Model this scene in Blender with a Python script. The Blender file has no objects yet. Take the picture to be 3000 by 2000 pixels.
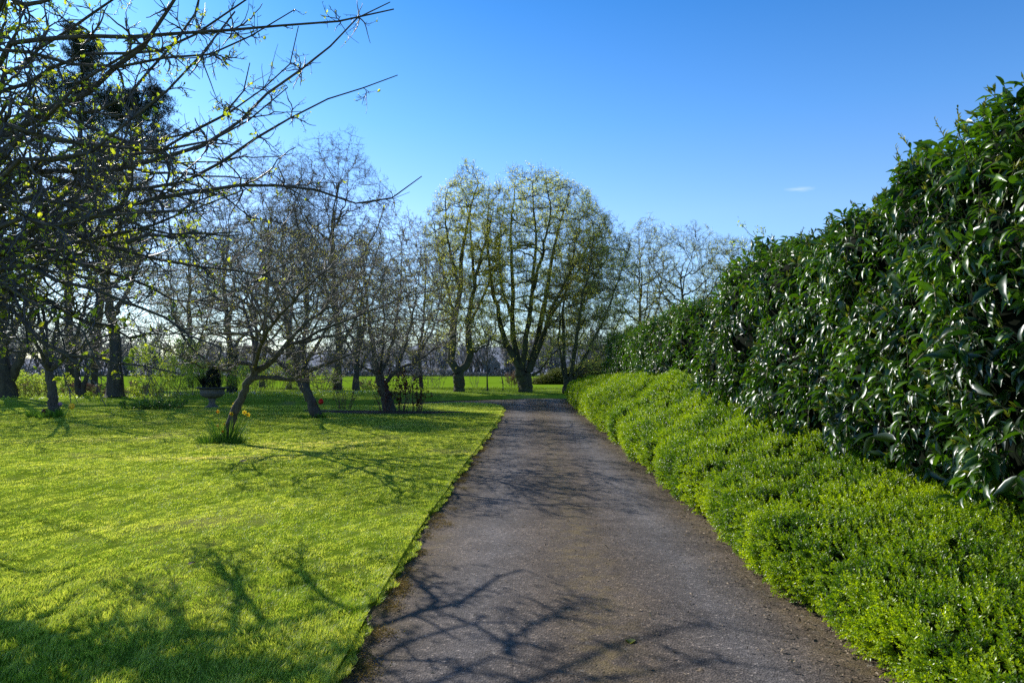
import bpy, math
import numpy as np
from mathutils import Vector, kdtree

# ------------------------------------------------------------------ basics
scene = bpy.context.scene
COL = scene.collection
F_PX, CX, CY, HORIZON, CAM_H = 2000.0, 1500.0, 1000.0, 1085.0, 1.65
PITCH = math.atan((HORIZON - CY) / F_PX)
SUN_EL, SUN_AZ = math.radians(30.5), math.radians(42.0)      # azimuth: to the left of +Y
TO_SUN = np.array([-math.sin(SUN_AZ) * math.cos(SUN_EL), math.cos(SUN_AZ) * math.cos(SUN_EL), math.sin(SUN_EL)])


def W(x, y, d):
    """world point seen at survey coordinate (x, y) at distance d in front of the camera station"""
    r, u = (x - CX) / F_PX, (CY - y) / F_PX
    c, s = math.cos(PITCH), math.sin(PITCH)
    v = np.array([r, c - s * u, s + c * u])
    v = v * (d / v[1])
    return v + np.array([0, 0, CAM_H])


def nrm(a):
    return a / np.maximum(np.linalg.norm(a, axis=-1, keepdims=True), 1e-9)


def sstep(a, b, x):
    t = np.clip((x - a) / (b - a), 0, 1)
    return t * t * (3 - 2 * t)


def fnoise(p, scale, seed, n=7):
    """smooth pseudo noise in about -1..1 (sum of randomly directed sines)"""
    r = np.random.default_rng(seed)
    p = np.asarray(p, float)
    out = np.zeros(p.shape[0])
    for i in range(n):
        k = r.normal(size=p.shape[1]); k /= np.linalg.norm(k)
        k *= (0.6 + 1.1 * r.random()) * 2 * math.pi / scale
        out += np.sin(p @ k + r.random() * 6.28)
    return out / (n * 0.5)


# ------------------------------------------------------------------ object helpers
def link(o, parent=None):
    COL.objects.link(o)
    if parent is not None:
        o.parent = parent
    return o


def tag(o, label=None, cat=None, group=None, kind=None):
    if label: o['label'] = label
    if cat: o['category'] = cat
    if group: o['group'] = group
    if kind: o['kind'] = kind
    return o


def thing(name, label, cat, loc=(0, 0, 0), group=None, rz=0.0):
    o = bpy.data.objects.new(name, None)
    o.empty_display_size = 0.2
    link(o)
    o.location = tuple(float(v) for v in loc)
    o.rotation_euler = (0, 0, rz)
    return tag(o, label, cat, group)


def mesh_obj(name, verts, faces, material, parent=None, tint=None, smooth=True, origin=None):
    """faces: array (M,4) or (M,3) or list of such arrays; verts in world space, origin is subtracted"""
    verts = np.asarray(verts, np.float32)
    if origin is not None:
        verts = verts - np.asarray(origin, np.float32)
    if not isinstance(faces, (list, tuple)):
        faces = [faces]
    faces = [np.asarray(f, np.int32) for f in faces if len(f)]
    loops = np.concatenate([f.ravel() for f in faces])
    sizes = np.concatenate([np.full(len(f), f.shape[1], np.int32) for f in faces])
    starts = np.concatenate([[0], np.cumsum(sizes)[:-1]]).astype(np.int32)
    me = bpy.data.meshes.new(name)
    me.vertices.add(len(verts)); me.vertices.foreach_set('co', verts.ravel())
    me.loops.add(len(loops)); me.loops.foreach_set('vertex_index', loops)
    me.polygons.add(len(sizes)); me.polygons.foreach_set('loop_start', starts)
    try:
        me.polygons.foreach_set('loop_total', sizes)
    except Exception:
        pass
    me.polygons.foreach_set('use_smooth', np.full(len(sizes), bool(smooth)))
    if tint is not None:
        a = me.attributes.new('tint', 'FLOAT', 'POINT')
        a.data.foreach_set('value', np.asarray(tint, np.float32))
    me.update(calc_edges=True)
    me.materials.append(material)
    o = bpy.data.objects.new(name, me)
    link(o, parent)
    if origin is not None and parent is None:
        o.location = tuple(float(v) for v in origin)
    return o


class MB:
    """collects several shapes of ONE part into one mesh"""
    def __init__(s): s.v, s.q, s.t, s.c, s.n = [], [], [], [], 0

    def add(s, v, quads=None, tris=None, tint=None):
        v = np.asarray(v, float).reshape(-1, 3)
        if len(v) == 0: return
        s.v.append(v)
        if quads is not None and len(quads): s.q.append(np.asarray(quads) + s.n)
        if tris is not None and len(tris): s.t.append(np.asarray(tris) + s.n)
        s.c.append(np.full(len(v), 0.5) if tint is None else np.asarray(tint, float))
        s.n += len(v)

    def build(s, name, material, parent=None, origin=None, smooth=True):
        if not s.v: return None
        f = []
        if s.q: f.append(np.concatenate(s.q))
        if s.t: f.append(np.concatenate(s.t))
        return mesh_obj(name, np.concatenate(s.v), f, material, parent, np.concatenate(s.c), smooth, origin)


def tubes(mb, pts, rad, sides, tint=None):
    """pts (N,P,3), rad (N,P): adds N tapered tubes"""
    N, P, _ = pts.shape
    if N == 0: return
    tan = np.gradient(pts, axis=1); tan = nrm(tan)
    avg = nrm(pts[:, -1] - pts[:, 0])
    ref = np.where(np.abs(avg[:, 2:3]) < 0.75, np.array([[0, 0, 1.0]]), np.array([[1.0, 0.13, 0]]))
    ref = np.repeat(ref[:, None], P, 1)
    b1 = nrm(np.cross(tan, ref)); b2 = np.cross(b1, tan)
    a = np.arange(sides) * 2 * math.pi / sides
    ring = b1[:, :, None] * np.cos(a)[None, None, :, None] + b2[:, :, None] * np.sin(a)[None, None, :, None]
    v = pts[:, :, None] + ring * rad[:, :, None, None]
    idx = np.arange(N * P * sides).reshape(N, P, sides)
    i0 = idx[:, :-1]; i1 = idx[:, 1:]
    q = np.stack([i0, np.roll(i0, -1, 2), np.roll(i1, -1, 2), i1], -1).reshape(-1, 4)
    c = None
    if tint is not None: c = np.repeat(tint, P * sides)
    mb.add(v.reshape(-1, 3), q, None, c)


def smooth_path(pts, P, r0=None, rnd=None, jit=0.0):
    pts = np.asarray(pts, float)
    n = len(pts)
    if n == 2:
        pts = np.array([pts[0], (pts[0] + pts[1]) / 2, pts[1]]); n = 3
    ext = np.vstack([2 * pts[0] - pts[1], pts, 2 * pts[-1] - pts[-2]])
    seg = np.linalg.norm(np.diff(pts, axis=0), axis=1); cum = np.concatenate([[0], np.cumsum(seg)])
    s = np.linspace(0, cum[-1], P)
    k = np.clip(np.searchsorted(cum, s, 'right') - 1, 0, n - 2)
    t = ((s - cum[k]) / np.maximum(seg[k], 1e-9))[:, None]
    p0, p1, p2, p3 = ext[k], ext[k + 1], ext[k + 2], ext[k + 3]
    out = 0.5 * (2 * p1 + (p2 - p0) * t + (2 * p0 - 5 * p1 + 4 * p2 - p3) * t * t + (3 * p1 - p0 - 3 * p2 + p3) * t ** 3)
    if rnd is not None and jit > 0:
        j = rnd.normal(size=out.shape) * jit
        j[0] = 0
        out += j
    return out


# ------------------------------------------------------------------ materials
MAT = {}


def new_mat(name):
    m = bpy.data.materials.new(name); m.use_nodes = True
    nt = m.node_tree; nt.nodes.clear()
    out = nt.nodes.new('ShaderNodeOutputMaterial')
    MAT[name] = m
    return m, nt, out


def N(nt, t, **kw):
    n = nt.nodes.new(t)
    for k, v in kw.items():
        if k in n.inputs.keys(): n.inputs[k].default_value = v
        else: setattr(n, k, v)
    return n


def mixc(nt, fac, a, b, mode='MIX'):
    n = nt.nodes.new('ShaderNodeMix'); n.data_type = 'RGBA'; n.blend_type = mode
    for sock, v in ((n.inputs['Factor'], fac), (n.inputs[6], a), (n.inputs[7], b)):
        if hasattr(v, 'is_linked') or hasattr(v, 'links'): nt.links.new(v, sock)
        elif isinstance(v, (int, float)): sock.default_value = v
        else: sock.default_value = (*v, 1) if len(v) == 3 else v
    return n.outputs[2]


def ramp(nt, fac, stops):
    n = nt.nodes.new('ShaderNodeValToRGB')
    e = n.color_ramp.elements
    while len(e) < len(stops): e.new(0.5)
    for el, (p, c) in zip(e, stops):
        el.position = p; el.color = (*c, 1) if len(c) == 3 else (c[0],) * 3 + (1,)
    nt.links.new(fac, n.inputs[0])
    return n.outputs[0]


def leaf_mat(name, a, b, rough=0.45, transl=0.35, tcol=None, spec=0.5, dark=None, gain=1.0, top=None):
    """two-tone leaf: 'tint' picks between a and b; thin leaves let light through"""
    m, nt, out = new_mat(name)
    at = N(nt, 'ShaderNodeAttribute', attribute_name='tint')
    stops = [(0.0, a), (1.0, b)] if dark is None else [(0.0, dark), (0.25, a), (1.0, b)]
    if top is not None: stops = [(0.0, a), (0.78, b), (1.0, top)]
    c = ramp(nt, at.outputs['Fac'], stops)
    p = N(nt, 'ShaderNodeBsdfPrincipled', Roughness=rough)
    p.inputs['Specular IOR Level'].default_value = spec
    nt.links.new(c, p.inputs['Base Color'])
    if transl > 0:
        t = N(nt, 'ShaderNodeBsdfTranslucent')
        tc = mixc(nt, 1.0, c, tcol if tcol else (1.0, 1.0, 0.5), 'MULTIPLY')
        if gain != 1.0:
            tc = mixc(nt, 1.0, tc, (gain, gain, gain), 'MULTIPLY')
        nt.links.new(tc, t.inputs['Color'])
        mx = N(nt, 'ShaderNodeMixShader'); mx.inputs[0].default_value = transl
        nt.links.new(p.outputs[0], mx.inputs[1]); nt.links.new(t.outputs[0], mx.inputs[2])
        nt.links.new(mx.outputs[0], out.inputs[0])
    else:
        nt.links.new(p.outputs[0], out.inputs[0])
    return m


def bark_mat(name, a, b, moss=None, moss_amt=0.0, scale=14.0, bump=0.6, rough=0.9):
    m, nt, out = new_mat(name)
    tc = N(nt, 'ShaderNodeTexCoord')
    mp = N(nt, 'ShaderNodeMapping'); mp.inputs['Scale'].default_value = (1, 1, 0.28)
    nt.links.new(tc.outputs['Object'], mp.inputs[0])
    n1 = N(nt, 'ShaderNodeTexNoise', Scale=scale, Detail=8.0, Roughness=0.7)
    nt.links.new(mp.outputs[0], n1.inputs['Vector'])
    c = ramp(nt, n1.outputs['Fac'], [(0.32, a), (0.68, b)])
    if moss:
        n2 = N(nt, 'ShaderNodeTexNoise', Scale=2.2, Detail=6.0, Roughness=0.65)
        nt.links.new(tc.outputs['Object'], n2.inputs['Vector'])
        f = ramp(nt, n2.outputs['Fac'], [(0.5 - 0.12 * moss_amt, (0, 0, 0)), (0.78 - 0.2 * moss_amt, (moss_amt,) * 3)])
        c = mixc(nt, f, c, moss)
    p = N(nt, 'ShaderNodeBsdfPrincipled', Roughness=rough)
    p.inputs['Specular IOR Level'].default_value = 0.3
    nt.links.new(c, p.inputs['Base Color'])
    b_ = N(nt, 'ShaderNodeBump', Strength=bump, Distance=0.03)
    nt.links.new(n1.outputs['Fac'], b_.inputs['Height']); nt.links.new(b_.outputs[0], p.inputs['Normal'])
    nt.links.new(p.outputs[0], out.inputs[0])
    return m


def plain_mat(name, a, b, scale=8.0, rough=0.7, spec=0.4, bump=0.0):
    m, nt, out = new_mat(name)
    tc = N(nt, 'ShaderNodeTexCoord')
    n1 = N(nt, 'ShaderNodeTexNoise', Scale=scale, Detail=6.0, Roughness=0.65)
    nt.links.new(tc.outputs['Object'], n1.inputs['Vector'])
    c = ramp(nt, n1.outputs['Fac'], [(0.3, a), (0.7, b)])
    p = N(nt, 'ShaderNodeBsdfPrincipled', Roughness=rough)
    p.inputs['Specular IOR Level'].default_value = spec
    nt.links.new(c, p.inputs['Base Color'])
    if bump:
        b_ = N(nt, 'ShaderNodeBump', Strength=bump, Distance=0.02)
        nt.links.new(n1.outputs['Fac'], b_.inputs['Height']); nt.links.new(b_.outputs[0], p.inputs['Normal'])
    nt.links.new(p.outputs[0], out.inputs[0])
    return m


bark_mat('bark_fruit', (0.035, 0.028, 0.024), (0.15, 0.13, 0.115), (0.13, 0.125, 0.06), 0.5, 16, 0.8)
bark_mat('bark_grey', (0.028, 0.024, 0.022), (0.10, 0.088, 0.078), (0.055, 0.06, 0.03), 0.5, 7, 0.8)
bark_mat('bark_green', (0.022, 0.02, 0.015), (0.085, 0.08, 0.052), (0.07, 0.085, 0.035), 0.8, 7, 0.8)
bark_mat('bark_pine', (0.02, 0.017, 0.016), (0.07, 0.058, 0.052), None, 0, 6, 0.9)
plain_mat('twig_fruit', (0.075, 0.058, 0.043), (0.24, 0.19, 0.145), 6, 0.6, 0.45)
plain_mat('twig_near', (0.035, 0.03, 0.027), (0.13, 0.112, 0.10), 4, 0.5, 0.5)
plain_mat('twig_grey', (0.13, 0.10, 0.066), (0.31, 0.245, 0.165), 3, 0.75, 0.3)
plain_mat('twig_green', (0.09, 0.082, 0.04), (0.22, 0.20, 0.10), 3, 0.75, 0.3)
plain_mat('twig_red', (0.06, 0.025, 0.02), (0.16, 0.07, 0.05), 5, 0.6, 0.4)

leaf_mat('leaf_young', (0.22, 0.32, 0.025), (0.58, 0.60, 0.05), 0.4, 0.6, (1.0, 1.0, 0.4), 0.4, gain=1.9)
leaf_mat('leaf_bud', (0.22, 0.25, 0.03), (0.52, 0.50, 0.10), 0.5, 0.55, (1.0, 0.98, 0.5), 0.4, gain=1.8)
leaf_mat('leaf_olive', (0.32, 0.36, 0.05), (0.72, 0.70, 0.17), 0.5, 0.58, (1.0, 1.0, 0.5), 0.35, gain=2.2)
leaf_mat('leaf_hedge_far', (0.13, 0.15, 0.03), (0.28, 0.28, 0.08), 0.6, 0.3, None, 0.2)
leaf_mat('leaf_shrub', (0.20, 0.29, 0.03), (0.55, 0.62, 0.12), 0.45, 0.5, (1.0, 1.0, 0.45), 0.4, gain=1.9)
leaf_mat('leaf_dry', (0.16, 0.10, 0.07), (0.40, 0.29, 0.21), 0.7, 0.2, (1.0, 0.8, 0.6), 0.2)
leaf_mat('leaf_red', (0.03, 0.01, 0.01), (0.16, 0.035, 0.02), 0.35, 0.35, (1.0, 0.4, 0.25), 0.5)
leaf_mat('leaf_ivy', (0.015, 0.028, 0.01), (0.06, 0.09, 0.025), 0.35, 0.15, None, 0.5)
leaf_mat('leaf_pine', (0.012, 0.022, 0.014), (0.045, 0.065, 0.035), 0.6, 0.1, None, 0.3)
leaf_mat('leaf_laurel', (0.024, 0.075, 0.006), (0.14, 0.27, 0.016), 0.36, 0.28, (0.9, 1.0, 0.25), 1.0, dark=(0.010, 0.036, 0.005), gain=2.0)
leaf_mat('leaf_shoot', (0.12, 0.17, 0.02), (0.36, 0.38, 0.06), 0.4, 0.4, (1.0, 1.0, 0.4), 0.4)
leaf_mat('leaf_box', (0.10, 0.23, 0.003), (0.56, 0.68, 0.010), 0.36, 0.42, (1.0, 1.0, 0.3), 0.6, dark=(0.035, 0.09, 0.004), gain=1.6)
leaf_mat('leaf_bulb', (0.06, 0.16, 0.02), (0.18, 0.32, 0.05), 0.4, 0.35, (1.0, 1.0, 0.4), 0.45, gain=1.3)
leaf_mat('grass_blade', (0.14, 0.28, 0.014), (0.74, 0.74, 0.19), 0.45, 0.42, (1.0, 1.0, 0.38), 0.35, gain=1.9, top=(0.80, 0.68, 0.36))
leaf_mat('blade_far', (0.13, 0.24, 0.014), (0.42, 0.5, 0.08), 0.5, 0.4, (1.0, 1.0, 0.4), 0.3)
leaf_mat('petal_white', (0.6, 0.5, 0.52), (0.85, 0.8, 0.8), 0.5, 0.4, (1, 1, 1), 0.3)
leaf_mat('petal_yellow', (0.85, 0.62, 0.04), (0.9, 0.75, 0.10), 0.45, 0.4, (1, 0.9, 0.5), 0.3)
leaf_mat('petal_orange', (0.75, 0.25, 0.01), (0.85, 0.38, 0.02), 0.45, 0.4, (1, 0.8, 0.4), 0.3)
leaf_mat('petal_red', (0.5, 0.01, 0.012), (0.75, 0.03, 0.02), 0.4, 0.35, (1, 0.4, 0.4), 0.4)
leaf_mat('petal_dark', (0.05, 0.005, 0.008), (0.12, 0.012, 0.015), 0.4, 0.3, (1, 0.3, 0.3), 0.4)
leaf_mat('petal_lilac', (0.32, 0.22, 0.42), (0.45, 0.32, 0.55), 0.45, 0.4, (1, 1, 1), 0.4)
leaf_mat('litter', (0.07, 0.048, 0.033), (0.52, 0.40, 0.27), 0.8, 0.1, None, 0.2)
leaf_mat('moss_tuft', (0.20, 0.12, 0.02), (0.36, 0.25, 0.05), 0.8, 0.2, None, 0.2)
leaf_mat('wood_far', (0.32, 0.30, 0.30), (0.56, 0.51, 0.48), 0.9, 0.45, (1, 1, 1), 0.1, dark=(0.12, 0.14, 0.17))  # haze of distance is put into these lightened colours
leaf_mat('shade_lining', (0.003, 0.006, 0.002), (0.006, 0.011, 0.003), 0.9, 0.0, None, 0.1)  # near-black lining: shade between the laurel leaves painted as colour
plain_mat('box_shade_lining', (0.004, 0.008, 0.0015), (0.010, 0.02, 0.003), 9, 1.0, 0.0)  # near-black stand-in for the shade deep inside low and field hedges
plain_mat('stone', (0.10, 0.09, 0.075), (0.24, 0.22, 0.19), 9, 0.85, 0.3, 0.3)
plain_mat('stone_dark', (0.05, 0.052, 0.055), (0.12, 0.12, 0.12), 9, 0.8, 0.3, 0.3)
plain_mat('render_white', (0.38, 0.40, 0.46), (0.45, 0.47, 0.52), 2, 0.8, 0.2)
plain_mat('roof_tile', (0.13, 0.10, 0.10), (0.19, 0.15, 0.14), 3, 0.8, 0.2)
plain_mat('window_dark', (0.03, 0.035, 0.04), (0.05, 0.055, 0.06), 3, 0.2, 0.5)
plain_mat('post_wood', (0.20, 0.19, 0.18), (0.32, 0.31, 0.29), 9, 0.8, 0.2)
plain_mat('soil', (0.05, 0.036, 0.026), (0.15, 0.11, 0.078), 22, 0.95, 0.1, 0.8)


def ground_mat(name, stops, s1, s2, bump=0.3, rough=0.9, dry=None, dist=0.03):
    m, nt, out = new_mat(name)
    tc = N(nt, 'ShaderNodeTexCoord')
    n1 = N(nt, 'ShaderNodeTexNoise', Scale=s1, Detail=7.0, Roughness=0.62)
    n2 = N(nt, 'ShaderNodeTexNoise', Scale=s2, Detail=6.0, Roughness=0.75)
    for n in (n1, n2): nt.links.new(tc.outputs['Object'], n.inputs['Vector'])
    mm = N(nt, 'ShaderNodeMath', operation='MULTIPLY_ADD')
    nt.links.new(n2.outputs['Fac'], mm.inputs[0]); mm.inputs[1].default_value = 0.6
    sc_ = N(nt, 'ShaderNodeMath', operation='MULTIPLY_ADD'); sc_.inputs[1].default_value = 0.7; sc_.inputs[2].default_value = -0.15
    nt.links.new(n1.outputs['Fac'], sc_.inputs[0]); nt.links.new(sc_.outputs[0], mm.inputs[2])
    c = ramp(nt, mm.outputs[0], stops)
    if dry:
        n3 = N(nt, 'ShaderNodeTexNoise', Scale=0.5, Detail=8.0, Roughness=0.6)
        nt.links.new(tc.outputs['Object'], n3.inputs['Vector'])
        f = ramp(nt, n3.outputs['Fac'], [(0.54, (0, 0, 0)), (0.70, (0.8,) * 3)])
        c = mixc(nt, f, c, dry)
    p = N(nt, 'ShaderNodeBsdfPrincipled', Roughness=rough)
    p.inputs['Specular IOR Level'].default_value = 0.0
    nt.links.new(c, p.inputs['Base Color'])
    b_ = N(nt, 'ShaderNodeBump', Strength=bump, Distance=dist)
    nt.links.new(n2.outputs['Fac'], b_.inputs['Height']); nt.links.new(b_.outputs[0], p.inputs['Normal'])
    nt.links.new(p.outputs[0], out.inputs[0])
    return m


ground_mat('lawn', [(0.2, (0.07, 0.12, 0.010)), (0.5, (0.18, 0.27, 0.02)), (0.8, (0.40, 0.43, 0.08))], 0.8, 45, 0.8, dry=(0.38, 0.34, 0.13))
ground_mat('far_lawn', [(0.2, (0.12, 0.22, 0.02)), (0.5, (0.26, 0.38, 0.04)), (0.8, (0.46, 0.5, 0.12))], 0.6, 14, 0.8, dry=(0.36, 0.34, 0.16))
ground_mat('field', [(0.25, (0.14, 0.26, 0.012)), (0.5, (0.21, 0.35, 0.02)), (0.8, (0.27, 0.40, 0.03))], 0.12, 6, 0.4)
ground_mat('terrain', [(0.2, (0.06, 0.10, 0.02)), (0.5, (0.10, 0.15, 0.03)), (0.8, (0.15, 0.17, 0.06))], 0.05, 3, 0.4)


def drive_mat():
    m, nt, out = new_mat('tarmac')
    L = nt.links.new
    tc = N(nt, 'ShaderNodeTexCoord')
    sep = N(nt, 'ShaderNodeSeparateXYZ'); L(tc.outputs['Object'], sep.inputs[0])
    n0 = N(nt, 'ShaderNodeTexNoise', Scale=1.3, Detail=5.0, Roughness=0.6); L(tc.outputs['Object'], n0.inputs['Vector'])
    # distance across the drive: u = x - 0.026*y - 0.45, wobbling a little
    a = N(nt, 'ShaderNodeMath', operation='MULTIPLY_ADD'); L(sep.outputs['Y'], a.inputs[0]); a.inputs[1].default_value = -0.026; L(sep.outputs['X'], a.inputs[2])
    b = N(nt, 'ShaderNodeMath', operation='MULTIPLY_ADD'); L(n0.outputs['Fac'], b.inputs[0]); b.inputs[1].default_value = 0.5; b.inputs[2].default_value = -0.25 - 0.45
    u = N(nt, 'ShaderNodeMath', operation='ADD'); L(a.outputs[0], u.inputs[0]); L(b.outputs[0], u.inputs[1])
    mr = N(nt, 'ShaderNodeMapRange'); L(u.outputs[0], mr.inputs[0]); mr.inputs[1].default_value = -1.6; mr.inputs[2].default_value = 1.6
    track = ramp(nt, mr.outputs[0], [(0.06, (0, 0, 0)), (0.24, (0.85,) * 3), (0.40, (0.15,) * 3), (0.58, (0.1,) * 3), (0.76, (1,) * 3), (0.92, (0, 0, 0))])
    n1 = N(nt, 'ShaderNodeTexNoise', Scale=3.0, Detail=8.0, Roughness=0.7); L(tc.outputs['Object'], n1.inputs['Vector'])
    n2 = N(nt, 'ShaderNodeTexNoise', Scale=120.0, Detail=3.0, Roughness=0.7); L(tc.outputs['Object'], n2.inputs['Vector'])
    v = N(nt, 'ShaderNodeTexVoronoi', Scale=75.0); L(tc.outputs['Object'], v.inputs['Vector'])
    n5 = N(nt, 'ShaderNodeTexNoise', Scale=0.55, Detail=4.0, Roughness=0.6); L(tc.outputs['Object'], n5.inputs['Vector'])
    dirt = ramp(nt, n1.outputs['Fac'], [(0.28, (0.080, 0.058, 0.041)), (0.5, (0.135, 0.100, 0.071)), (0.72, (0.21, 0.157, 0.11))])
    clean = ramp(nt, n1.outputs['Fac'], [(0.3, (0.145, 0.130, 0.126)), (0.7, (0.235, 0.212, 0.205))])
    c = mixc(nt, track, dirt, clean)
    stain = ramp(nt, n5.outputs['Fac'], [(0.35, (0.72,) * 3), (0.62, (1.15,) * 3)])
    c = mixc(nt, 1.0, c, stain, 'MULTIPLY')
    # aggregate speckle: each stone its own shade
    sp = N(nt, 'ShaderNodeSeparateColor'); L(v.outputs['Color'], sp.inputs[0])
    st = ramp(nt, sp.outputs[0], [(0.0, (0.5,) * 3), (0.6, (0.92,) * 3), (0.93, (1.2, 1.17, 1.15)), (1.0, (2.6, 2.5, 2.3))])
    c = mixc(nt, 1.0, c, st, 'MULTIPLY')
    # pale lichen scuffs and yellow moss film along the crown of the drive
    n3 = N(nt, 'ShaderNodeTexNoise', Scale=17.0, Detail=7.0, Roughness=0.75); L(tc.outputs['Object'], n3.inputs['Vector'])
    lich = ramp(nt, n3.outputs['Fac'], [(0.60, (0, 0, 0)), (0.66, (0.65,) * 3)])
    c = mixc(nt, lich, c, (0.40, 0.36, 0.31))
    n4 = N(nt, 'ShaderNodeTexNoise', Scale=5.0, Detail=9.0, Roughness=0.8); L(tc.outputs['Object'], n4.inputs['Vector'])
    mid = ramp(nt, mr.outputs[0], [(0.02, (0.7,) * 3), (0.16, (0, 0, 0)), (0.40, (0, 0, 0)), (0.50, (0.8,) * 3), (0.62, (0, 0, 0)), (0.86, (0, 0, 0)), (1.0, (0.7,) * 3)])
    mf = ramp(nt, n4.outputs['Fac'], [(0.44, (0, 0, 0)), (0.60, (0.85,) * 3)])
    mfac = mixc(nt, 1.0, mf, mid, 'MULTIPLY')
    c = mixc(nt, mfac, c, (0.23, 0.165, 0.06))
    p = N(nt, 'ShaderNodeBsdfPrincipled', Roughness=0.82); p.inputs['Specular IOR Level'].default_value = 0.3
    L(c, p.inputs['Base Color'])
    h = N(nt, 'ShaderNodeMath', operation='MULTIPLY_ADD'); L(n2.outputs['Fac'], h.inputs[0]); h.inputs[1].default_value = 0.6; L(v.outputs['Distance'], h.inputs[2])
    b_ = N(nt, 'ShaderNodeBump', Strength=0.75, Distance=0.006); L(h.outputs[0], b_.inputs['Height'])
    L(b_.outputs[0], p.inputs['Normal']); L(p.outputs[0], out.inputs[0])


drive_mat()


# ------------------------------------------------------------------ leaves
def place_leaves(mb, pos, axis, normal, length, width, template, tint):
    """template: 'tiny' (2 tris) | 'young' (folded 4 quads) | 'laurel' (8 curved quads)"""
    n = len(pos)
    if n == 0: return
    axis = nrm(axis); side = nrm(np.cross(axis, normal)); up = np.cross(side, axis)
    length = np.broadcast_to(length, (n,)).astype(float); width = np.broadcast_to(width, (n,)).astype(float)
    if template == 'tiny':
        loc = np.array([[0, 0, 0], [0.45, -0.5, 0.10], [1, 0, -0.05], [0.45, 0.5, 0.10]])
        f = np.array([[0, 1, 2], [0, 2, 3]]); quads = False
    elif template == 'young':
        st = [(0, 0.06, 0), (0.35, 0.46, 0.06), (0.7, 0.38, 0.02), (1.0, 0.03, -0.10)]
        loc, f = [], []
        for s, w, z in st:
            loc += [[s, -w, z + 0.35 * w], [s, 0, z], [s, w, z + 0.35 * w]]
        for i in range(3):
            a = i * 3
            f += [[a, a + 1, a + 4, a + 3], [a + 1, a + 2, a + 5, a + 4]]
        loc = np.array(loc); f = np.array(f); quads = True
    else:
        st = [(0, 0.05, 0), (0.2, 0.36, 0.035), (0.45, 0.5, 0.03), (0.72, 0.36, -0.05), (1.0, 0.02, -0.2)]
        loc, f = [], []
        for i, (s, w, z) in enumerate(st):
            e = 0.30 * w + (0.05 if i in (1, 3) else 0.0)
            loc += [[s, -w, z + e], [s, 0, z], [s, w, z + 0.30 * w + (0.05 if i == 2 else 0)]]
        for i in range(4):
            a = i * 3
            f += [[a, a + 1, a + 4, a + 3], [a + 1, a + 2, a + 5, a + 4]]
        loc = np.array(loc); f = np.array(f); quads = True
    k = len(loc)
    zs = width if template == 'tiny' else length * 0.55 + width * 0.45
    v = pos[:, None] + axis[:, None] * (loc[None, :, 0:1] * length[:, None, None]) \
        + side[:, None] * (loc[None, :, 1:2] * width[:, None, None]) + up[:, None] * (loc[None, :, 2:3] * zs[:, None, None])
    idx = (np.arange(n) * k)[:, None, None] + f[None]
    idx = idx.reshape(-1, f.shape[1])
    mb.add(v.reshape(-1, 3), idx if quads else None, None if quads else idx, np.repeat(tint, k))


def rdir(r, n):
    return nrm(r.normal(size=(n, 3)))


# ------------------------------------------------------------------ tree growth
def grow(r, start, dirs, lens, rad0, P, wig=0.1, up=0.0, env=None, taper=0.25):
    n = len(start)
    pts = np.zeros((n, P, 3)); pts[:, 0] = start
    d = nrm(dirs); step = (lens / (P - 1))[:, None].copy()
    upv = np.array([0, 0, 1.0])
    for i in range(1, P):
        d = nrm(d + r.normal(size=(n, 3)) * wig + upv * up)
        new = pts[:, i - 1] + d * step
        if env is not None:
            o = env(new)
            step = np.where(o[:, None] > 1.0, step * 0.35, step)
            new = pts[:, i - 1] + d * step
        pts[:, i] = new
    rad = rad0[:, None] * (1 - (1 - taper) * np.linspace(0, 1, P)[None])
    return pts, rad


def spawn(r, pts, rad, per, t0, t1, ang, lenf, ratio, out_c=None, upb=0.0, power=1.0, bias=None):
    """children along every parent polyline; per = mean number per parent (array or float)"""
    n, P, _ = pts.shape
    cnt = r.poisson(per, n) if np.isscalar(per) else r.poisson(per)
    par = np.repeat(np.arange(n), cnt)
    m = len(par)
    t = t0 + (t1 - t0) * r.random(m) ** power
    x = t * (P - 1); i = np.minimum(x.astype(int), P - 2); fr = (x - i)[:, None]
    start = pts[par, i] * (1 - fr) + pts[par, i + 1] * fr
    tan = nrm(pts[par, i + 1] - pts[par, i])
    rr = rad[par, i] * (1 - fr[:, 0]) + rad[par, i + 1] * fr[:, 0]
    perp = rdir(r, m)
    if upb: perp = perp + np.array([0, 0, upb])
    if out_c is not None: perp = perp + 0.6 * nrm(start - out_c)
    if bias is not None: perp = perp + np.asarray(bias)
    perp = nrm(perp - tan * np.sum(perp * tan, 1, keepdims=True))
    a = np.radians(ang[0] + (ang[1] - ang[0]) * r.random(m))[:, None]
    d = tan * np.cos(a) + perp * np.sin(a)
    plen = np.linalg.norm(np.diff(pts, axis=1), axis=2).sum(1)[par]
    ln = (lenf[0] + (lenf[1] - lenf[0]) * r.random(m)) * (plen if len(lenf) == 2 else 1.0) * (1 - 0.45 * t)
    return start, d, ln, np.minimum(rr * ratio, rr)


def ellipsoid(c, rad):
    c = np.asarray(c); rad = np.asarray(rad)
    return lambda p: np.sqrt((((p - c) / rad) ** 2).sum(1))


def limb_set(r, limbs, P=14, jit=0.0):
    """limbs: list of (points, r_start, r_end) -> stacked polylines"""
    pts, rad = [], []
    for p, a, b in limbs:
        pts.append(smooth_path(p, P, rnd=r, jit=jit))
        rad.append(a + (b - a) * np.linspace(0, 1, P) ** 0.8)
    return np.array(pts), np.array(rad)


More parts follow.
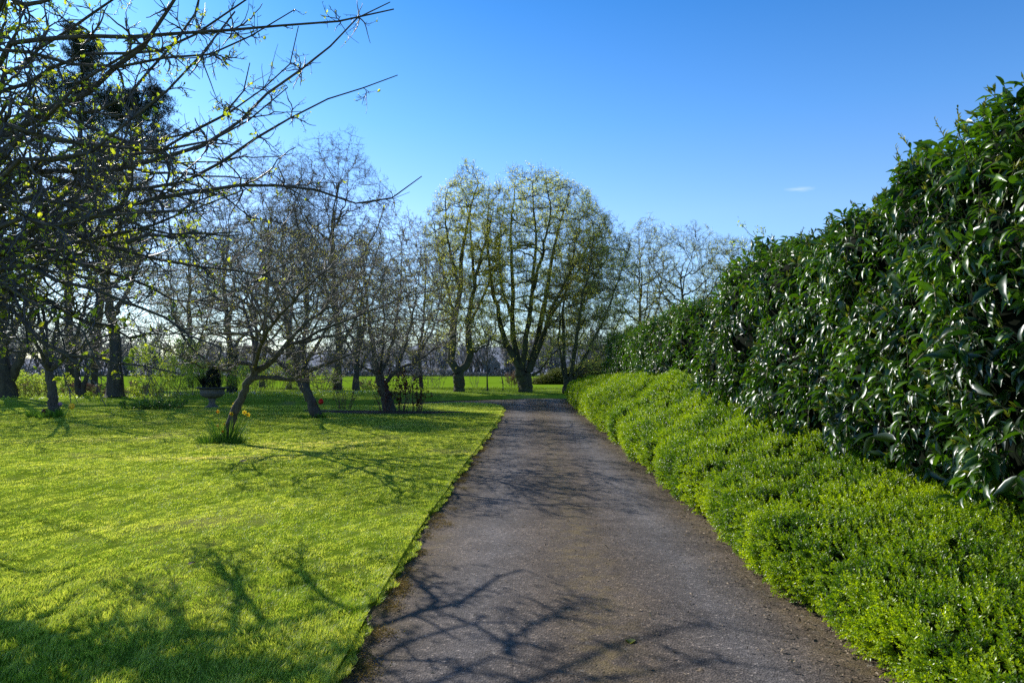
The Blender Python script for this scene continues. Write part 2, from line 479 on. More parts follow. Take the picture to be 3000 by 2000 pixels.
def ball_sampler(c, rad, seed, gap=0.35, scale=1.8, low=-1.0, pw=0.30):
    """random targets through an ellipsoidal crown, thinned by noise so that gaps and clumps form"""
    c = np.asarray(c); rad = np.asarray(rad)

    def f(r, n):
        out = []
        got = 0
        while got < n:
            m = n * 2
            u = rdir(r, m) * (r.random(m) ** pw)[:, None]
            u *= (1 + 0.16 * fnoise(u, 1.1, seed + 2))[:, None]
            p = c + u * rad
            k = (fnoise(p, scale, seed) > -gap * 2 * r.random(m)) & (u[:, 2] > low + 0.25 * r.random(m))
            p = p[k]; out.append(p); got += len(p)
        return np.concatenate(out)[:n]
    return f


def near_sampler(pts, sig, wts=None):
    """random targets scattered around given boughs"""
    flat = pts[:, 4:].reshape(-1, 3)

    def f(r, n):
        i = r.integers(0, len(flat), n)
        return flat[i] + r.normal(size=(n, 3)) * sig
    return f


def fill_crown(r, Lp, Lr, sampler, ns, up=0.3, rmins=(0.015, 0.009, 0.006), rmaxs=(0.06, 0.02, 0.01), P=(9, 7, 5), jit=0.02, fwd=0.42, maxlen=9.0, nodown=True, tipcut=0.0):
    """branches grown from the nearest wood to targets through the crown, coarse to fine"""
    nodes = [Lp.reshape(-1, 3)]
    tans = [nrm(np.gradient(Lp, axis=1)).reshape(-1, 3)]
    rads = [Lr.reshape(-1)]
    first = [np.repeat(np.arange(Lp.shape[0]) * Lp.shape[1], Lp.shape[1])]
    ups = [np.tile(np.arange(Lp.shape[1]), Lp.shape[0])]
    tips = [np.tile(np.arange(Lp.shape[1]) >= Lp.shape[1] - 3, Lp.shape[0])]
    total = Lp.shape[0] * Lp.shape[1]
    res = []
    for k, n in enumerate(ns):
        A = np.concatenate(nodes); TT = np.concatenate(tans); RR = np.concatenate(rads); FI = np.concatenate(first); UP = np.concatenate(ups)
        kd = kdtree.KDTree(len(A))
        for i, a in enumerate(A): kd.insert(a, i)
        kd.balance()
        T = sampler(r, n)
        j = np.array([kd.find(t)[1] for t in T])
        TP = np.concatenate(tips)[j]
        dist = np.linalg.norm(A[j] - T, axis=1)
        seg = np.linalg.norm(A[j] - A[np.maximum(j - 1, FI[j])], axis=1) + 1e-4
        back = np.minimum((dist * fwd * (0.6 + 0.8 * r.random(n)) / seg).astype(int), np.maximum(UP[j] - 1, 0))
        j = j - back
        p0 = A[j]; t0 = TT[j]
        v = T - p0; L = np.linalg.norm(v, axis=1)
        ok = (L > 0.03) & (L < maxlen)
        if tipcut > 0: ok &= ~TP | (r.random(n) > tipcut)
        if nodown: ok &= (v[:, 2] > -0.12 * L) | (r.random(n) < 0.12)
        p0, t0, v, L, T, j = p0[ok], t0[ok], v[ok], L[ok], T[ok], j[ok]; n = len(L)
        dv = v / L[:, None]
        c1 = p0 + nrm(t0 + dv * 0.6) * (L * 0.38)[:, None]
        c2 = T - nrm(dv + np.array([0, 0, up]) + 0.2 * r.normal(size=(n, 3))) * (L * 0.34)[:, None]
        tt = np.linspace(0, 1, P[k])[None, :, None]
        pts = ((1 - tt) ** 3) * p0[:, None] + 3 * (1 - tt) ** 2 * tt * c1[:, None] + 3 * (1 - tt) * tt ** 2 * c2[:, None] + tt ** 3 * T[:, None]
        w = np.minimum(L, 2.0)[:, None, None] * jit * np.sin(np.linspace(0, math.pi, P[k]))[None, :, None]
        pts = pts + r.normal(size=pts.shape) * w
        r0 = np.clip(RR[j] * 0.62, rmins[k], rmaxs[k])
        rad = r0[:, None] * (1 - 0.62 * np.linspace(0, 1, P[k])[None])
        res.append((pts, rad))
        nodes.append(pts[:, 1:].reshape(-1, 3)); tans.append(nrm(np.gradient(pts, axis=1))[:, 1:].reshape(-1, 3)); rads.append(rad[:, 1:].reshape(-1))
        m = P[k] - 1
        first.append(np.repeat(total + np.arange(n) * m, m)); ups.append(np.tile(np.arange(m), n)); tips.append(np.tile(np.arange(m) >= m - 2, n)); total += n * m
    return res


def build_tree(name, label, cat, base, trunk, limbs, levels, mats, seed, env=None, group=None, leaf=None, sides0=9, extra=None,
               jit=0.0, flare=0.3, fill=None):
    """trunk: list of limb tuples (drawn into 'trunk'), limbs: further thick limbs; levels: list of dicts for spawn/grow"""
    r = np.random.default_rng(seed)
    root = thing(name, label, cat, base, group)
    tb = MB()
    T, TR = limb_set(r, trunk, 16, jit)
    if len(trunk) == 1 and np.linalg.norm(T[0, -1] - T[0, 0]) > 5:       # long leaders: crowd samples towards the foot
        uu = np.linspace(0, 1, 16) ** 1.9 * 15; T = np.stack([np.interp(uu, np.arange(16), T[0, :, k]) for k in range(3)], -1)[None]; TR = np.interp(uu, np.arange(16), TR[0])[None]
    fl = np.exp(-np.linalg.norm(T - T[:, :1], axis=2) / (0.30 + TR[0, 0]))
    TR = TR * (1 + flare * fl) * (1 + 0.06 * r.normal(size=TR.shape))
    tubes(tb, T, TR, sides0 + 2)
    Lp, Lr = (limb_set(r, limbs, 16, jit) if limbs else (T[:, 8:], TR[:, 8:]))
    if limbs:
        Lr = Lr * (1 + 0.05 * r.normal(size=Lr.shape))
        tubes(tb, Lp, Lr, sides0)
    cb = MB()
    parents, prad = Lp, Lr
    last = []
    allp = [(Lp, Lr)]
    if fill:
        ff = dict(fill); smp = ff.pop('sampler'); ns = ff.pop('ns')
        if callable(smp) is False: smp = near_sampler(Lp, smp)
        for k, (pts, rad) in enumerate(fill_crown(r, Lp, Lr, smp, ns, **ff)):
            tubes(cb, pts, rad, (5, 4, 3)[k])
            parents, prad = pts, rad
            allp.append((pts, rad))
    for li, lv in enumerate(levels):
        st, d, ln, r0 = spawn(r, parents, prad, lv['per'], lv.get('t0', 0.2), lv.get('t1', 1.0), lv['ang'], lv['len'], lv.get('ratio', 0.6),
                              lv.get('out'), lv.get('upb', 0.0), lv.get('pow', 0.8), lv.get('bias'))
        r0 = np.maximum(r0, lv.get('rmin', 0.003))
        r0 = np.minimum(r0, lv.get('rmax', 9))
        if env is not None and len(st):
            k = env(st) < 1.05
            st, d, ln, r0 = st[k], d[k], ln[k], r0[k]
        pts, rad = grow(r, st, d, ln, r0, lv.get('P', 5), lv.get('wig', 0.12), lv.get('up', 0.0), env, lv.get('taper', 0.3))
        if lv.get('thick'):
            tubes(tb, pts, rad, lv.get('sides', 6))
        else:
            tubes(cb, pts, rad, lv.get('sides', 4))
        parents, prad = pts, rad
        allp.append((pts, rad))
    tb.build('trunk', MAT[mats[0]], root, base)
    crown = cb.build('crown', MAT[mats[1]], root, base)
    if leaf:
        lb = MB()
        for lf in (leaf if isinstance(leaf, list) else [leaf]):
            src = np.concatenate([allp[k][0].reshape(-1, allp[k][0].shape[1], 3)[:, -lf.get('tail', 3):].reshape(-1, 3) for k in lf['on']])
            if 'low' in lf: src = src[(src[:, 2] < lf['low']) | (r.random(len(src)) < lf.get('low_p', 0.2))]
            n = lf['n']
            i = r.integers(0, len(src), n)
            pos = src[i] + r.normal(size=(n, 3)) * lf.get('spread', 0.01)
            if lf.get('clump', 0):
                ph = fnoise(pos, lf.get('cscale', 1.6), seed + 5)
                pos = pos[ph > -lf['clump'] * r.random(n) - 0.1]
                n = len(pos)
            ax = nrm(rdir(r, n) + np.array([0, 0, lf.get('axup', 0.5)]))
            nm = rdir(r, n) + np.array([0, 0, 0.4])
            ls = lf['size'] * (0.55 + 0.8 * r.random(n))
            t = np.clip(0.5 + 0.3 * fnoise(pos, lf.get('cscale', 1.6) * 1.3, seed + 9) + 0.28 * r.normal(size=n) + lf.get('tint', 0), 0, 1)
            place_leaves(lb, pos, ax, nm, ls, ls * lf.get('wr', 0.55), lf.get('tpl', 'tiny'), t)
        lb.build('foliage', MAT[mats[2]], crown, base)
    if extra: extra(root, allp, r)
    return root


# ------------------------------------------------------------------ terrain
L_EDGE = np.array([[-8, -1.05], [3, -0.93], [5, -0.95], [7, -0.94], [10.5, -0.85], [16, -0.66], [23, -0.44], [29, -0.36], [31.5, -0.5], [33.0, -0.9], [33.8, -1.7], [34.1, -2.8]])
PATH_N = np.array([[-90, 11.0], [-40, 20.6], [-19.5, 26.0], [-12.6, 28.2], [-8.1, 30.0], [-5.5, 31.9], [-2.8, 34.1]])   # near edge of the path where it turns left
PATH_F = np.array([[-90, 12.5], [-40, 22.3], [-20.5, 27.8], [-13.4, 30.0], [-9, 31.9], [-6, 35.0], [-3.8, 37.9], [0, 40.2], [3.3, 40.9], [14, 41.2]])
Xr = lambda y: 1.84 + 0.0335 * y + 0.05 * np.sin(y * 1.9) + 0.03 * np.sin(y * 4.3 + 1)    # right edge of the drive


def lawn_z(x, y):
    p = np.stack([x, y], -1)
    z = 0.055 + 0.012 * fnoise(p, 2.7, 3) + 0.006 * fnoise(p, 0.7, 4)
    z = z + 0.16 * sstep(-3.5, -14, x) * sstep(17, 25, y)
    return z


def far_z(t):
    """height of the far lawn t metres behind the path edge"""
    return np.interp(t, [0, 0.04, 0.3, 1.0, 3.0, 12, 200], [-0.03, 0.19, 0.235, 0.26, 0.31, 0.32, 0.33])


def field_y(x):
    return np.interp(x, [-90, -30, -10, 12], [44, 46.5, 48, 48])


def grid_faces(nr, nc):
    i = np.arange(nr * nc).reshape(nr, nc)
    return np.stack([i[:-1, :-1], i[:-1, 1:], i[1:, 1:], i[1:, :-1]], -1).reshape(-1, 4)


def edge_wob(y):
    y = np.asarray(y, float)
    return 0.035 * np.sin(y * 2.3) + 0.02 * np.sin(y * 6.1 + 1) + 0.022 * np.sin(y * 13.7 + 2) * np.sin(y * 3.1) + 0.012 * np.sin(y * 29.0 + .5)


def lawn_limits(y):
    xl = np.where(y < PATH_N[0, 1], -90, np.interp(y, PATH_N[:, 1], PATH_N[:, 0]))
    xr = np.interp(y, L_EDGE[:, 0], L_EDGE[:, 1])
    return xl, xr


# base terrain to the horizon
gx = np.linspace(-1, 1, 61); gx = np.sign(gx) * np.abs(gx) ** 3 * 1800
X, Y = np.meshgrid(gx, gx + 20)
tag(mesh_obj('terrain', np.stack([X, Y, -0.12 + 0 * X + 0.35 * sstep(46, 160, Y)], -1).reshape(-1, 3), grid_faces(61, 61), MAT['terrain']), kind='structure')

# the tarmac sheet (its outline is what lawn, bank and hedge leave free)
xs = np.linspace(-90, 7, 98); ys = np.linspace(-9, 43, 53)
X, Y = np.meshgrid(xs, ys)
camber = -0.02 * ((X - 0.45 - 0.026 * Y) / 1.5) ** 2
Z = np.where(np.abs(X - 0.45 - 0.026 * Y) < 2.2, camber, -0.04)
tag(mesh_obj('driveway', np.stack([X, Y, np.clip(Z, -0.04, 0)], -1).reshape(-1, 3), grid_faces(53, 98), MAT['tarmac']), kind='structure')

# near lawn
ys = np.concatenate([np.arange(-9, 12, 0.06), np.arange(12, 34.1, 0.2), [34.1]])
u = 1 - np.linspace(0, 1, 90) ** 2.6
u = np.sort(u)
rows = []
r_ = np.random.default_rng(11)
for y in ys:
    xl, xr = lawn_limits(y)
    xr = xr + float(edge_wob(y))
    x = xl + (xr - xl) * u
    z = lawn_z(x, np.full_like(x, y))
    z = np.where(xr - x < 0.10, z * (0.25 + 0.75 * np.clip((xr - x) / 0.10, 0, 1)), z)
    z[0] = -0.05
    row = np.stack([x, np.full_like(x, y), z], -1)
    row = np.vstack([row, [xr + 0.015, y, -0.05]])
    rows.append(row)
rows = np.array(rows)
end = rows[-1].copy(); end[:, 2] = -0.05; end[:, 1] += 0.04
rows = np.concatenate([rows, end[None]])
tag(mesh_obj('lawn', rows.reshape(-1, 3), grid_faces(rows.shape[0], rows.shape[1]), MAT['lawn']), kind='structure')

# far lawn: a low bank with a cut edge behind the path
xs = np.concatenate([np.linspace(-90, -22, 40), np.linspace(-21.5, 14, 110)])
ts = np.array([0, 0.02, 0.06, 0.15, 0.3, 0.6, 1, 1.6, 2.4, 3.4, 5, 7, 10, 14, 20, 30])
rows = []
for x in xs:
    y0 = np.interp(x, PATH_F[:, 0], PATH_F[:, 1]); yf = field_y(x) + 0.3
    y = y0 + ts * np.minimum(1, (yf - y0) / 30 + (1 - ts / 30) * 0.7); y[-1] = yf
    y = np.minimum(y, yf)
    z = far_z(y - y0) + 0.012 * fnoise(np.stack([np.full_like(y, x), y], -1), 1.7, 8) * (y - y0 > 0.03)
    rows.append(np.stack([np.full_like(y, x), y, z], -1))
rows = np.array(rows)
tag(mesh_obj('far_lawn', rows.reshape(-1, 3), grid_faces(rows.shape[0], rows.shape[1])[:, ::-1], MAT['far_lawn']), kind='structure')

# crop field
xs = np.linspace(-260, 260, 60); rows = []
for x in xs:
    y = np.concatenate([[field_y(x)], np.linspace(field_y(x) + 2, 160, 24)])
    rows.append(np.stack([np.full_like(y, x), y, np.full_like(y, 0.335)], -1))
rows = np.array(rows)
tag(mesh_obj('field', rows.reshape(-1, 3), grid_faces(rows.shape[0], rows.shape[1])[:, ::-1], MAT['field']), kind='structure')


def G(x, y, z=0.05):
    """ground point under survey pixel for a surface at height z"""
    a = W(x, y, 1.0) - np.array([0, 0, CAM_H])
    d = (z - CAM_H) / a[2]
    return np.array([0, 0, CAM_H]) + a * d


# ------------------------------------------------------------------ grass
def blades(mb, pos, h, w, lean, tint, r, bend=0.5, ld=None):
    n = len(pos)
    az = r.random(n) * 6.283
    side = np.stack([np.cos(az), np.sin(az), np.zeros(n)], -1)
    if ld is None: ld = r.random(n) * 6.283
    ldir = np.stack([np.cos(ld), np.sin(ld), np.zeros(n)], -1)
    h = h[:, None]; w = w[:, None]; lean = lean[:, None]
    up = np.array([[0, 0, 1.0]])
    mid = pos + up * h * 0.55 + ldir * lean * h * 0.3
    tip = pos + up * h * (1 - 0.35 * lean * bend) + ldir * lean * h
    v = np.stack([pos - side * w * 0.5, pos + side * w * 0.5, mid + side * w * 0.42, mid - side * w * 0.42, tip], 1)
    i = (np.arange(n) * 5)[:, None]
    mb.add(v.reshape(-1, 3), i + np.array([[0, 1, 2, 3]]), i + np.array([[3, 2, 4]]), np.repeat(tint, 5))


def make_grass():
    r = np.random.default_rng(21)
    mb = MB()
    # candidates: Y by density law, X across the wedge the camera can see plus a margin
    n = 620000
    ycdf = np.linspace(2.6, 34, 4000)
    dens = np.where(ycdf < 5, 1.0, (5 / ycdf) ** 1.55) * (0.80 * ycdf + 1.5)
    cdf = np.cumsum(dens); cdf /= cdf[-1]
    y = np.interp(r.random(n), cdf, ycdf)
    xl, xr = lawn_limits(y)
    xr = xr + edge_wob(y)
    xlo = np.maximum(xl + 0.03, -0.80 * y - 1.5)
    x = xlo + (xr - xlo) * r.random(n)
    # a ragged overhanging fringe along the drive
    m = 26000
    yf = 2.6 + 31 * r.random(m) ** 1.7
    xf = lawn_limits(yf)[1] + edge_wob(yf) + 0.05 * fnoise(yf[:, None], 0.5, 32) * (fnoise(yf[:, None], 0.5, 32) > 0) + 0.03 - np.abs(r.normal(size=m)) * 0.07
    x = np.concatenate([x, xf]); y = np.concatenate([y, yf]); n = len(x)
    p2 = np.stack([x, y], -1)
    z = lawn_z(x, y) - 0.004
    edge = lawn_limits(y)[1] - x
    clump = fnoise(p2, 0.33, 35) + 0.6 * fnoise(p2, 0.14, 36)
    z = np.where(edge < 0.0, 0.015, z + 0.006 * clump * sstep(0.0, 0.15, edge))
    d = np.maximum(y, 3)
    tall = 0.5 + 0.5 * fnoise(p2, 0.55, 31) + 0.35 * fnoise(p2, 0.22, 33)
    h = (0.015 + 0.009 * np.clip(tall, 0, 1.5)) * (1 + 0.45 * sstep(6.5, 4.0, y)) * (0.6 + 0.8 * r.random(n)) * (1 + 0.25 * sstep(6, 3, y))
    tuft = fnoise(p2, 1.1, 37) > 0.95
    h = np.where(tuft, h * 1.3, h)
    w = 0.0030 * (1 + 0.13 * (d - 3)) * (0.7 + 0.6 * r.random(n))
    dry = fnoise(p2 * np.array([[0.55, 1.0]]), 1.9, 41) + 0.5 * fnoise(p2, 0.5, 43) + 0.25 * sstep(7, 14, y)
    t = 0.40 + 0.13 * np.clip(dry, -1, 1.8) + 0.17 * r.normal(size=n) + 0.06 * fnoise(p2, 0.16, 47)
    for px, py, sx, sy, k in ((880, 1312, 1.9, .75, .5), (560, 1345, 1.6, .45, .42), (760, 1338, 1.2, .5, .45), (250, 1290, 2.2, .8, .35), (1080, 1290, 1.6, .8, .3), (980, 1300, 1.0, .6, .4)):
        g = G(px, py, .05)
        t = t + k * np.exp(-((x - g[0]) / sx) ** 2 - ((y - g[1]) / sy) ** 2) * (0.75 + 0.5 * fnoise(p2, .8, 53))
    lean = 0.25 + 0.75 * r.random(n)
    az = 2.5 * fnoise(p2, 0.45, 39) + 0.9 * r.normal(size=n)
    blades(mb, np.stack([x, y, z], -1), h, w, lean, np.clip(t + 0.06 * clump, 0, 1), r, ld=az)
    o = mb.build('grass', MAT['grass_blade'], smooth=False)
    tag(o, 'short mown spring grass covering the lawn beside the drive', 'grass', kind='stuff')
    # rough grass on the far bank and the field verge
    mb = MB()
    n = 60000
    x = -28 + 36 * r.random(n)
    y0 = np.interp(x, PATH_F[:, 0], PATH_F[:, 1])
    t_ = 13 * r.random(n) ** 1.5
    y = np.minimum(y0 + t_, field_y(x) + 0.2)
    z = far_z(y - y0) - 0.01
    p2 = np.stack([x, y], -1)
    h = 0.055 * (0.5 + 0.9 * r.random(n)); w = 0.018 * (0.6 + 0.8 * r.random(n))
    tt = np.clip(0.42 + 0.2 * fnoise(p2, 2.4, 51) + 0.2 * r.normal(size=n) + 0.3 * sstep(5, 9, t_), 0, 1)
    blades(mb, np.stack([x, y, z], -1), h, w, 0.3 + 0.7 * r.random(n), tt, r)
    n = 26000
    x = -60 + 75 * r.random(n); y = field_y(x) + 0.2 + 3.2 * r.random(n) ** 1.5
    h = 0.16 * (0.4 + 0.9 * r.random(n)); w = 0.022 * np.ones(n)
    blades(mb, np.stack([x, y, np.full(n, 0.31)], -1), h, w, 0.3 + 0.5 * r.random(n), np.clip(0.4 + 0.25 * r.normal(size=n), 0, 1), r)
    tag(mb.build('verge_grass', MAT['blade_far'], smooth=False), 'rough grass on the far bank and along the field edge', 'grass', kind='stuff')


make_grass()


# ------------------------------------------------------------------ litter and moss on the drive
def make_litter():
    r = np.random.default_rng(61)
    mb = MB()
    def scatter(x, y, size, tint):
        n = len(x)
        ax = nrm(np.stack([r.normal(size=n), r.normal(size=n), 0.25 * r.normal(size=n)], -1))
        nm = nrm(np.stack([0.4 * r.normal(size=n), 0.4 * r.normal(size=n), np.ones(n)], -1))
        place_leaves(mb, np.stack([x, y, np.full(n, 0.006)], -1), ax, nm, size, size * (0.15 + 0.5 * r.random(n)), 'young', tint)
    n = 9000                                             # under the hedge edge
    y = 2.5 + 36 * r.random(n) ** 1.3
    x = Xr(y) - np.abs(r.normal(size=n)) * 0.26 + 0.10
    scatter(x, y, 0.008 + 0.03 * r.random(n) ** 3 + 0.0006 * y, np.clip(0.45 + 0.3 * r.normal(size=n), 0, 1))
    n = 6500                                             # along the crown of the drive
    y = 3 + 36 * r.random(n) ** 1.2
    x = 0.45 + 0.026 * y + r.normal(size=n) * 0.5
    scatter(x, y, 0.007 + 0.022 * r.random(n) ** 3 + 0.0006 * y, np.clip(0.62 + 0.25 * r.normal(size=n), 0, 1))
    n = 1500                                             # left edge
    y = 2.8 + 30 * r.random(n) ** 1.4
    x = lawn_limits(y)[1] + np.abs(r.normal(size=n)) * 0.09 + 0.02
    scatter(x, y, 0.006 + 0.014 * r.random(n) ** 2, np.clip(0.5 + 0.3 * r.normal(size=n), 0, 1))
    tag(mb.build('leaf_litter', MAT['litter'], smooth=False), 'dry leaf scraps and grit scattered over the tarmac drive', 'leaf litter', kind='stuff')
    mb = MB()
    n = 9000
    cl = 70
    cy = 3.2 + 14 * r.random(cl) ** 1.4
    i = r.integers(0, cl, n)
    y = cy[i] + r.normal(size=n) * 0.06
    x = lawn_limits(cy)[1][i] + 0.05 + np.abs(r.normal(size=cl))[i] * 0.06 + r.normal(size=n) * 0.04
    blades(mb, np.stack([x, y, np.full(n, 0.0)], -1), 0.004 + 0.008 * r.random(n), 0.006 + 0.004 * r.random(n), 1 + r.random(n), r.random(n), r)
    tag(mb.build('moss', MAT['moss_tuft'], smooth=False), 'orange moss cushions along the left edge of the drive', 'moss', kind='stuff')


make_litter()

# ------------------------------------------------------------------ hedges on the right
def soil_strip():
    ys = np.linspace(-6, 40, 60)
    rows = np.array([[[Xr(y) + 0.06, y, 0.004], [Xr(y) + 0.5, y, 0.03], [Xr(y) + 4.5, y, 0.05]] for y in ys])
    tag(mesh_obj('soil', rows.reshape(-1, 3), grid_faces(60, 3), MAT['soil']), kind='structure')


soil_strip()


def low_profile(s, y):
    """cross-section of the low hedge: s 0 (foot at the drive) .. 1 (against the laurel)"""
    hs = np.interp(y, [0, 4, 12, 22, 36], [0.50, 0.52, 0.72, 0.9, 1.0])     # shoulder height
    hb = np.interp(y, [0, 3, 5.5, 8, 10.6, 14, 15.5, 17.5, 20, 28, 36], [0.55, 0.62, 0.72, 0.95, 1.12, 1.36, 1.62, 1.5, 1.5, 1.4, 1.25])
    wd = np.interp(y, [0, 10, 25, 36], [1.75, 1.6, 1.5, 1.3])
    ps = np.array([0, 0.10, 0.22, 0.34, 0.5, 0.75, 1.0])
    px = np.array([0.0, -0.10, -0.03, 0.14, 0.42, 0.75, 1.0])
    x = np.interp(s, ps, px)
    xx = np.where(s < 0.25, x, x * wd)
    zf = np.interp(s, ps, [0.0, 0.38, 0.80, 1.0, 1.04, 1.02, 1.0])
    k = sstep(0.34, 0.95, s)
    z = zf * (hs * (1 - k) + hb * k)
    return Xr(y) + xx, z


def surf_points(prof, s, y, disp, seed, ends=None):
    e = 1e-3
    x, z = prof(s, y)
    x2, z2 = prof(np.minimum(s + e, 1), y); x1, z1 = prof(np.maximum(s - e, 0), y)
    tx, tz = x2 - x1, z2 - z1
    nn = nrm(np.stack([-tz, np.zeros_like(tx), tx], -1))
    p = np.stack([x, y, z], -1)
    dsp = disp[0] * fnoise(p, disp[1], seed) + disp[0] * 0.5 * fnoise(p, disp[1] * 0.4, seed + 1)
    return p, nn, dsp


def inner_sheet(name, prof, y0, y1, inset, disp, seed, material, parent, base, ny=70, ns=22, cap=0.5):  # lining sheet under the leaves, its shade put into the material colour
    ss = np.linspace(0, 1, ns); ys = np.linspace(y0, y1, ny)
    S, Yy = np.meshgrid(ss, ys)
    p, nn, dsp = surf_points(prof, S.ravel(), Yy.ravel(), disp, seed)
    p = p + nn * (dsp - inset)[:, None]
    p[:, 2] = np.maximum(p[:, 2], 0.0)
    # pinch both ends shut
    k = np.clip(np.minimum(Yy.ravel() - y0, y1 - Yy.ravel()) / cap, 0, 1); k = np.sqrt(np.clip(1 - (1 - k) ** 2, 0, 1))
    cxm = prof(np.full_like(ys, 0.5), ys)[0].repeat(ns)
    p[:, 0] = cxm + 0.4 + (p[:, 0] - cxm - 0.4) * k
    p[:, 2] *= k
    return mesh_obj(name, p, grid_faces(ny, ns), material, parent, np.clip(0.5 + 0.4 * fnoise(p, 0.5, seed + 3), 0, 1), True, base)


def low_hedge():
    r = np.random.default_rng(71)
    base = np.array([Xr(18.0) + 0.5, 18.0, 0.0])
    root = thing('box_hedge', 'low bright green small-leaved hedge running along the right edge of the drive', 'hedge', base)
    inner_sheet('shade_lining', low_profile, -1.5, 36.5, 0.09, (0.032, 0.9), 72, MAT['box_shade_lining'], root, base, 160, 26)
    n = 52000
    yc = np.linspace(-1.2, 36.4, 3000)
    dens = np.where(yc < 6, 1.0, (6 / np.maximum(yc, 1)) ** 1.15) * np.where(yc < 2.2, 0.3, 1)
    cdf = np.cumsum(dens); cdf /= cdf[-1]
    y = np.interp(r.random(n), cdf, yc)
    s = r.random(n)
    p, nn, dsp = surf_points(low_profile, s, y, (0.032, 0.9), 72)
    k = np.clip((36.5 - y) / 0.5, 0, 1)
    far = np.maximum(1, y / 7)
    fs = far ** 0.55
    hollow = fnoise(p, 0.55, 77) + 0.6 * fnoise(p, 0.25, 78)
    keep = hollow > -0.95
    p, nn, dsp, y, fs, hollow, s = p[keep], nn[keep], dsp[keep], y[keep], fs[keep], hollow[keep], s[keep]
    n = len(p)
    dep = -np.abs(r.normal(size=n)) * 0.06
    p = p + nn * (dsp - 0.045 + dep)[:, None]
    p[:, 2] = np.maximum(p[:, 2], 0.01)
    ax = nrm(nn * 0.9 + np.array([-0.12, 0, 0.38]) + 0.50 * r.normal(size=(n, 3)))
    L = (0.045 + 0.045 * r.random(n)) * fs
    st = MB()
    near = y < 9
    pts = np.stack([p, p + ax * (L * 0.55)[:, None] + 0.004 * r.normal(size=(n, 3)), p + ax * L[:, None]], 1)
    tubes(st, pts[near], np.full((near.sum(), 3), 0.0011) * np.array([[1.2, 1, 0.6]]), 3)
    st.build('twig', MAT['twig_green'], root, base)
    lb = MB()
    M = 7                                                       # opposite pairs up the shoot
    tip_t = np.clip(0.48 + 0.20 * fnoise(p, 1.4, 79) + 0.20 * fnoise(p, 0.35, 80) + 0.10 * sstep(0.3, 0.0, s) + 0.09 * r.normal(size=n) + 2.2 * dep, 0, 1)  # deeper sprays get a darker tint, shade of the gaps put into colour
    e1 = nrm(np.cross(ax, rdir(r, n))); e2 = np.cross(ax, e1)
    for j in range(M):
        fr = 0.12 + 0.88 * j / (M - 1)
        ca = math.cos(j * 1.57 + 0.2); sa = math.sin(j * 1.57 + 0.2)
        for sg in (1, -1):
            rad = (e1 * ca + e2 * sa) * sg
            ps = p + ax * (L * fr)[:, None]
            da = nrm(rad * (0.95 - 0.45 * fr) + ax * (0.45 + 0.3 * fr) + 0.22 * r.normal(size=(n, 3)))
            nm = ax * 0.9 - rad * 0.4 + 0.25 * r.normal(size=(n, 3))
            sz = (0.024 - 0.008 * fr * fr) * fs * (0.75 + 0.5 * r.random(n))
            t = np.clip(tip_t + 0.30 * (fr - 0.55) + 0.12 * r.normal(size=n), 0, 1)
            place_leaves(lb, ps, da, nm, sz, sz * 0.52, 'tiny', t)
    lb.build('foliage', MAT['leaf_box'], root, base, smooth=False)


low_hedge()


